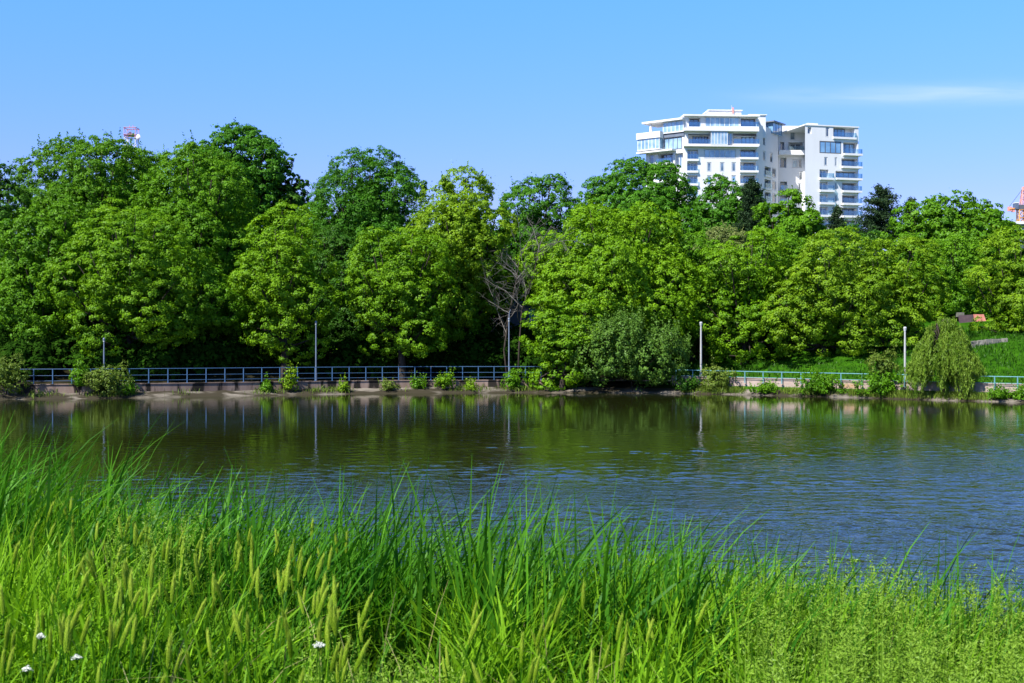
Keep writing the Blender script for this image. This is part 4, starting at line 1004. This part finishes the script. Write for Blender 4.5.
# ------------------------------------------------------------------ foreground vegetation
def fan(n,d0,d1,px0,px1,pw=1.0):
    d=np.sqrt(rng.uniform(d0*d0,d1*d1,n)); px=rng.uniform(px0,px1,n); return (px-CX)*d/F, d
def patch(x,y,s=1.0,o=0.0): return np.sin(x*1.9*s+o)+np.sin(y*2.3*s+1.3+o)+np.sin((x+y)*3.7*s+0.5+o)*0.6
HOLES=((-0.60,5.7,0.42),(0.28,5.2,0.22),(-2.0,4.6,0.2),(0.75,5.0,0.2),(-0.1,4.5,0.16),(-1.2,4.4,0.17),(-1.7,5.6,0.22),(1.3,4.6,0.15))
def holes(x,y):
    k=np.ones(len(x),bool)
    for hx,hy,r in HOLES: k&=((x-hx)**2+((y-hy)*0.8)**2)>r*r
    return k
# meadow grass
n=92000; x,y=fan(n,1.9,8.8,-420,1450); ok=(y<crest(x)+0.35)&holes(x,y); x,y=x[ok],y[ok]; n=len(x)
pt=patch(x,y); h=rng.gamma(11,1/11.,n)*(0.45+0.07*pt)*np.interp(y,[2,3.2,4.2,7],[0.66,0.9,1,1.05])*np.interp(x/y,[0.05,0.3],[1,1.14]); rt_=(x/y>0.17)&(y<5.4); h=np.minimum(h,np.interp(y,[2,3.5,6],[0.46,0.66,0.80]))
lean=np.stack([rng.normal(0.08,0.36,n),rng.normal(0,0.32,n)],1)
o=link('grass',blades('grass',np.stack([x,y,nz_(x,y)-0.02],1),h,np.clip(rng.gamma(6,1/6.,n),0.4,1.6)*0.0125,lean,np.clip(0.44+0.15*pt+rng.normal(0,0.32,n),0,1),4),M['grass']); tag(o,'lush green meadow grass covering the near bank','grass',kind='stuff')
# taller reed-like grass along the crest
n=29000; x,y=fan(n,5.0,11.0,-420,1450); ov=y-crest(x); ok=(ov>-1.5)&(ov<1.3)&holes(x,y)&((patch(x,y,0.8,2)>-1.1)|(rng.uniform(size=n)<0.35)); x,y=x[ok],y[ok]; n=len(x)
pt=patch(x,y,0.9,1); left=np.interp(x/y,[-0.4,-0.25,-0.12,0.05,0.2,0.4],[1.28,1.36,1.30,1.10,1.00,1.08])
h=np.clip(rng.gamma(18,1/18.,n),0.5,1.25)*(0.71+0.05*pt)*left; tall=rng.uniform(size=n)<0.05; h[tall]*=1.15
lean=np.stack([rng.normal(0.22,0.24,n),rng.normal(0,0.22,n)],1)
o=link('reed_grass',blades('reed_grass',np.stack([x,y,nz_(x,y)-0.03],1),h,np.clip(rng.gamma(6,1/6.,n),0.4,1.5)*0.0140,lean,np.clip(0.45+rng.normal(0,0.25,n),0,1),6),M['reed']); tag(o,'taller dark green reed grass along the edge of the near bank','grass',kind='stuff')
# dry stalks
n=420; x,y=fan(n,2.8,8.6,-60,1080); ok=(y<crest(x)+0.3); x,y=x[ok],y[ok]; n=len(x)
o=link('dry_grass',blades('dry_grass',np.stack([x,y,nz_(x,y)],1),rng.uniform(0.4,0.72,n),rng.uniform(0.004,0.009,n),rng.normal(0,0.35,(n,2)),rng.uniform(0,1,n),4),M['straw']); tag(o,'scattered dry straw coloured blades among the green grass','grass',kind='stuff')
# leafy pale weeds: many small leaves round upright stems
def weeds(xs,ys,hs,name,label,seed):
    rg=np.random.default_rng(seed); P=[];N=[];U=[];T=[];SZ=[]
    B=np.stack([xs,ys,nz_(xs,ys)],1)
    for b,hh in zip(B,hs):
        k=int(120*hh/0.55); t=rg.uniform(0.12,1,k)**0.8; a=rg.uniform(0,2*math.pi,k); d=np.array([rg.normal(0.05,0.1),rg.normal(0,0.1),1.0])
        r=(0.036*(1.1-t)+0.012)*rg.uniform(0.4,1.3,k)
        p=b+d*(t*hh)[:,None]; p[:,0]+=np.cos(a)*r; p[:,1]+=np.sin(a)*r
        P.append(p); rad=np.stack([np.cos(a),np.sin(a),np.full(k,0.7)],1); U.append(rad); N.append(np.array([0,0,1.0])-0.4*rad+rg.normal(size=(k,3))*0.4)
        T.append(np.clip(0.25+0.6*t+rg.normal(size=k)*0.15,0,1)); SZ.append(rg.uniform(0.014,0.034,k)*(1.15-0.55*t))
    P=np.vstack(P);N=np.vstack(N);U=np.vstack(U);T=np.concatenate(T);SZ=np.concatenate(SZ)
    o=link(name,leaves(name,P,N,SZ,T,0.36,U,rg),M['weed']); tag(o,label,'weeds',kind='stuff')
    m=len(xs); st=blades(name+'_stems',B,hs*0.98,np.full(m,0.006),np.zeros((m,2)),rg.uniform(0.3,0.7,m),3); link('stems',st,M['weed'],o)
n=1500; x,y=fan(n,3.2,5.9,735,1340); ok=(y<crest(x)-0.25)&(rng.uniform(size=n)<np.interp(x/y,[0.17,0.26],[0.25,1])); x,y=x[ok],y[ok]
weeds(x,y,np.clip(rng.normal(1,0.12,len(x)),0.6,1.2)*0.66,'weeds','pale green leafy weeds filling the bottom right of the near bank',31)
n=420; x,y=fan(n,3.2,4.7,300,600); x,y=x[holes(x,y)],y[holes(x,y)]
weeds(x,y,np.clip(rng.normal(1,0.15,len(x)),0.6,1.25)*0.46,'weeds','pale leafy weeds at the bottom middle of the near bank',32)
n=34; x=rng.normal(-1.74,0.10,n); y=rng.normal(6.3,0.2,n)
weeds(x,y,rng.uniform(0.6,0.85,n),'weeds','tall fine leaved weed clump among the grass on the left',33)

# wild barley: stem with leaf, and a bristly head
def barley_proto(seed):
    rg=np.random.default_rng(seed); hh=0.58
    bend=rg.uniform(0.04,0.16); path=lambda t: np.array([bend*t*t*hh,0,t*hh])
    mb=MB(); mb.tube([path(t) for t in (0,0.35,0.7,1.0)],[0.0024,0.0021,0.0017,0.0014],5)
    sm=mb.mesh('barley_stem'); sm.materials.append(M['grass'])
    tip=path(1.0); ax=unit(path(1.0)-path(0.9)); ax=unit(ax+np.array([0.05,0,0])); L=0.075
    u=unit(np.cross(ax,[0,1,0.01])); w=np.cross(ax,u); V=[];Q=[];T=[]
    k=110
    for i in range(k):
        t=(i+0.5)/k; a=i*2.4; r=0.0046*math.sin(math.pi*min(1,t*0.85+0.12)); o=(u*math.cos(a)+w*math.sin(a))
        b=tip+ax*(t*L)+o*r; al=rg.uniform(0.022,0.045); d=unit(ax+o*rg.uniform(0.03,0.12)); sd=unit(np.cross(d,o+1e-4))*0.0015
        e=b+d*al; n0=len(V); V+=[b-sd,b+sd,e+sd*0.2,e-sd*0.2]; Q.append((n0,n0+1,n0+2,n0+3)); T+=[0.35,0.35,0.85,0.85]
        s2=unit(np.cross(d,o+1e-4))*0.0042; n0=len(V); m=b+d*0.008; e2=b+d*0.017
        V+=[b,m+s2+o*0.001,e2,m-s2+o*0.001]; Q.append((n0,n0+1,n0+2,n0+3)); T+=[0.2]*4
    hm=mesh_np('barley_head',V,Q,T); hm.materials.append(M['awn'])
    return sm,hm
protos=[barley_proto(50+i) for i in range(5)]
rg=np.random.default_rng(12)
spots=[]
while len(spots)<235:
    px=rg.uniform(-10,345) if rg.uniform()<0.86 else rg.uniform(345,700)
    d=rg.uniform(3.9,7.0) if px<345 else rg.uniform(3.8,5.2); x=(px-CX)*d/F
    if d<float(crest(x))-0.9: spots.append((x,d))
for i,(x,y) in enumerate(spots):
    sm,hm=protos[i%5]; s=rg.uniform(0.82,1.12)
    o=bpy.data.objects.new('wild_barley',sm); o.location=(x,y,float(nz_(x,y))-0.01); o.rotation_euler=(rg.normal()*0.06,0.03+rg.normal()*0.06,rg.uniform(-2.6,2.6)); o.scale=(s*1.15,s*1.15,s)
    COL.objects.link(o); tag(o,'wild barley stalk with a bristly yellow green head in the near grass','grass stalk','wild barley stalks on the near bank')
    h=bpy.data.objects.new('seed_head',hm); h.parent=o; COL.objects.link(h)

# white umbels
def umbel(px,py,d,label,w):
    p=at(px,py,d); g=float(nz_(p.x,d)); hh=p.z-g
    o=empty('white_flower',(p.x,d,g)); tag(o,label,'flower')
    mb=MB(); mb.tube([(0,0,-0.02),(0.01,0,hh*0.5),(0,0,hh-0.02)],[0.003,0.0026,0.002],5)
    rg=np.random.default_rng(int(px)); P=[]
    for i in range(10):
        a=i*2.4; r=w*math.sqrt(i/14); e=Vector((r*math.cos(a),r*math.sin(a),hh+0.004*math.cos(i))); mb.tube([(0,0,hh-0.022),e],0.0009,4)
        for k in range(9): P.append(np.array(e)+rg.normal(size=3)*np.array([0.004,0.004,0.002]))
    mb.build('stem',M['weed'],o); P=np.array(P)
    link('petals',leaves('petals',P,np.array([0,-0.3,1.0])+rg.normal(size=(len(P),3))*0.35,rg.uniform(0.004,0.008,len(P)),rg.uniform(0,1,len(P)),0.9,None,rg),M['petal'],o)
umbel(319,645,4.0,'largest white flower head, at the bottom left of centre in the grass',0.018)
umbel(77,657,3.9,'flat white flower head nearest the bottom left corner but one',0.012)
umbel(41,636,4.0,'small white flower head above the others at the bottom left',0.012)
umbel(27,669,3.85,'tiny white flower head lowest in the bottom left corner',0.011)

# ------------------------------------------------------------------ light, sky, camera
AZ, EL = R(-47), R(50)         # the sun stands behind the camera, to the left
sd=Vector((math.sin(AZ)*math.cos(EL),-math.cos(AZ)*math.cos(EL),math.sin(EL)))
L=bpy.data.lights.new('sun','SUN'); L.energy=5.0; L.angle=R(0.5); L.color=(1.0,0.965,0.90)
lo=bpy.data.objects.new('sun',L); lo.rotation_euler=(-sd).to_track_quat('-Z','Y').to_euler(); lo.location=sd*50; COL.objects.link(lo)
W=bpy.data.worlds.new('World'); SC.world=W; W.use_nodes=True; nt=W.node_tree; nt.nodes.clear()
out=nt.nodes.new('ShaderNodeOutputWorld'); bg=nt.nodes.new('ShaderNodeBackground'); bg.inputs['Strength'].default_value=0.088
sky=nt.nodes.new('ShaderNodeTexSky'); sky.sky_type='NISHITA'; sky.sun_disc=False; sky.sun_elevation=EL
sky.sun_rotation=math.atan2(sd.x,sd.y); sky.air_density=1.0; sky.dust_density=0.25; sky.ozone_density=2.5; sky.altitude=200
hs=nt.nodes.new('ShaderNodeHueSaturation'); hs.inputs['Saturation'].default_value=1.25; hs.inputs['Value'].default_value=1.0
nt.links.new(sky.outputs[0],hs.inputs['Color'])
# one thin cirrus streak low on the right
tc=nt.nodes.new('ShaderNodeTexCoord'); sx=nt.nodes.new('ShaderNodeSeparateXYZ'); nt.links.new(tc.outputs['Generated'],sx.inputs[0])
def wm_(op,a,b,c=None):
    q=nt.nodes.new('ShaderNodeMath'); q.operation=op
    for i,v in enumerate((a,b,c)):
        if v is None: continue
        if isinstance(v,(int,float)): q.inputs[i].default_value=v
        else: nt.links.new(v,q.inputs[i])
    return q.outputs[0]
az=wm_('DIVIDE',sx.outputs['X'],sx.outputs['Y']); el=wm_('DIVIDE',sx.outputs['Z'],sx.outputs['Y'])
mp=nt.nodes.new('ShaderNodeCombineXYZ'); nt.links.new(wm_('MULTIPLY',az,7.0),mp.inputs[0]); nt.links.new(wm_('MULTIPLY',el,60.0),mp.inputs[1])
nz=nt.nodes.new('ShaderNodeTexNoise'); nz.inputs['Scale'].default_value=1.6; nz.inputs['Detail'].default_value=6; nz.inputs['Distortion'].default_value=0.6; nt.links.new(mp.outputs[0],nz.inputs['Vector'])
band=wm_('SUBTRACT',el,wm_('MULTIPLY_ADD',az,0.02,0.1870)); band=wm_('MULTIPLY',band,140.0); band=wm_('MULTIPLY',band,band); band=wm_('POWER',2.718,wm_('MULTIPLY',band,-1.0))
ml=nt.nodes.new('ShaderNodeMapRange'); ml.interpolation_type='SMOOTHSTEP'; nt.links.new(az,ml.inputs['Value'])
for k,v in (('From Min',0.13),('From Max',0.33),('To Min',0.0),('To Max',0.62)): ml.inputs[k].default_value=v
front=wm_('GREATER_THAN',sx.outputs['Y'],0.0)
cf=wm_('MULTIPLY',wm_('MULTIPLY',band,ml.outputs[0]),wm_('MULTIPLY',front,wm_('MULTIPLY_ADD',nz.outputs['Fac'],1.6,-0.2)))
cm=nt.nodes.new('ShaderNodeClamp'); nt.links.new(cf,cm.inputs[0])
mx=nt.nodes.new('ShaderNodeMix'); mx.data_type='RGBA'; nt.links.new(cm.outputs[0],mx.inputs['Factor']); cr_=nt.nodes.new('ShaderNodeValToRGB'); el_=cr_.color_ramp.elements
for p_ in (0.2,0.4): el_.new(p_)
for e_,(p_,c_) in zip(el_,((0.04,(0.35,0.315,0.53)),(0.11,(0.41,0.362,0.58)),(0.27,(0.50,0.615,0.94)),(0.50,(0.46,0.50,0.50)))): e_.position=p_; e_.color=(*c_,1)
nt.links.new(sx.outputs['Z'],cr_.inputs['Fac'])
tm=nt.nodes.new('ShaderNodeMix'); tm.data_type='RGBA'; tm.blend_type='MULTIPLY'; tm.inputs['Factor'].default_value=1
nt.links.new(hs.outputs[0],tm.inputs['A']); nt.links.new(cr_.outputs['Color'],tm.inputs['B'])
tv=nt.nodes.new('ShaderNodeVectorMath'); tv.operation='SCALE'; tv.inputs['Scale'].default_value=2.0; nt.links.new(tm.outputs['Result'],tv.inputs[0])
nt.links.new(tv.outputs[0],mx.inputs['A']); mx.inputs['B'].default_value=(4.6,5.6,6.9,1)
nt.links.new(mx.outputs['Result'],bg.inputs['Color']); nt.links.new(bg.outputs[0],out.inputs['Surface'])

cam=bpy.data.cameras.new('camera'); cam.sensor_width=36.0; cam.lens=36.0*F/1024; cam.clip_end=9000; cam.clip_start=0.05; cam.dof.use_dof=True; cam.dof.focus_distance=75.0; cam.dof.aperture_fstop=11
co=bpy.data.objects.new('camera',cam); co.location=(0,0,H); co.rotation_euler=(R(90),0,0); COL.objects.link(co); SC.camera=co

SC.view_settings.view_transform='Standard'; SC.view_settings.look='None'; SC.view_settings.exposure=0.95; SC.view_settings.gamma=1.0
c=SC.cycles; c.max_bounces=6; c.diffuse_bounces=3; c.glossy_bounces=3; c.transmission_bounces=3; c.transparent_max_bounces=6
c.use_denoising=True; c.caustics_reflective=False; c.caustics_refractive=False; c.sample_clamp_indirect=4
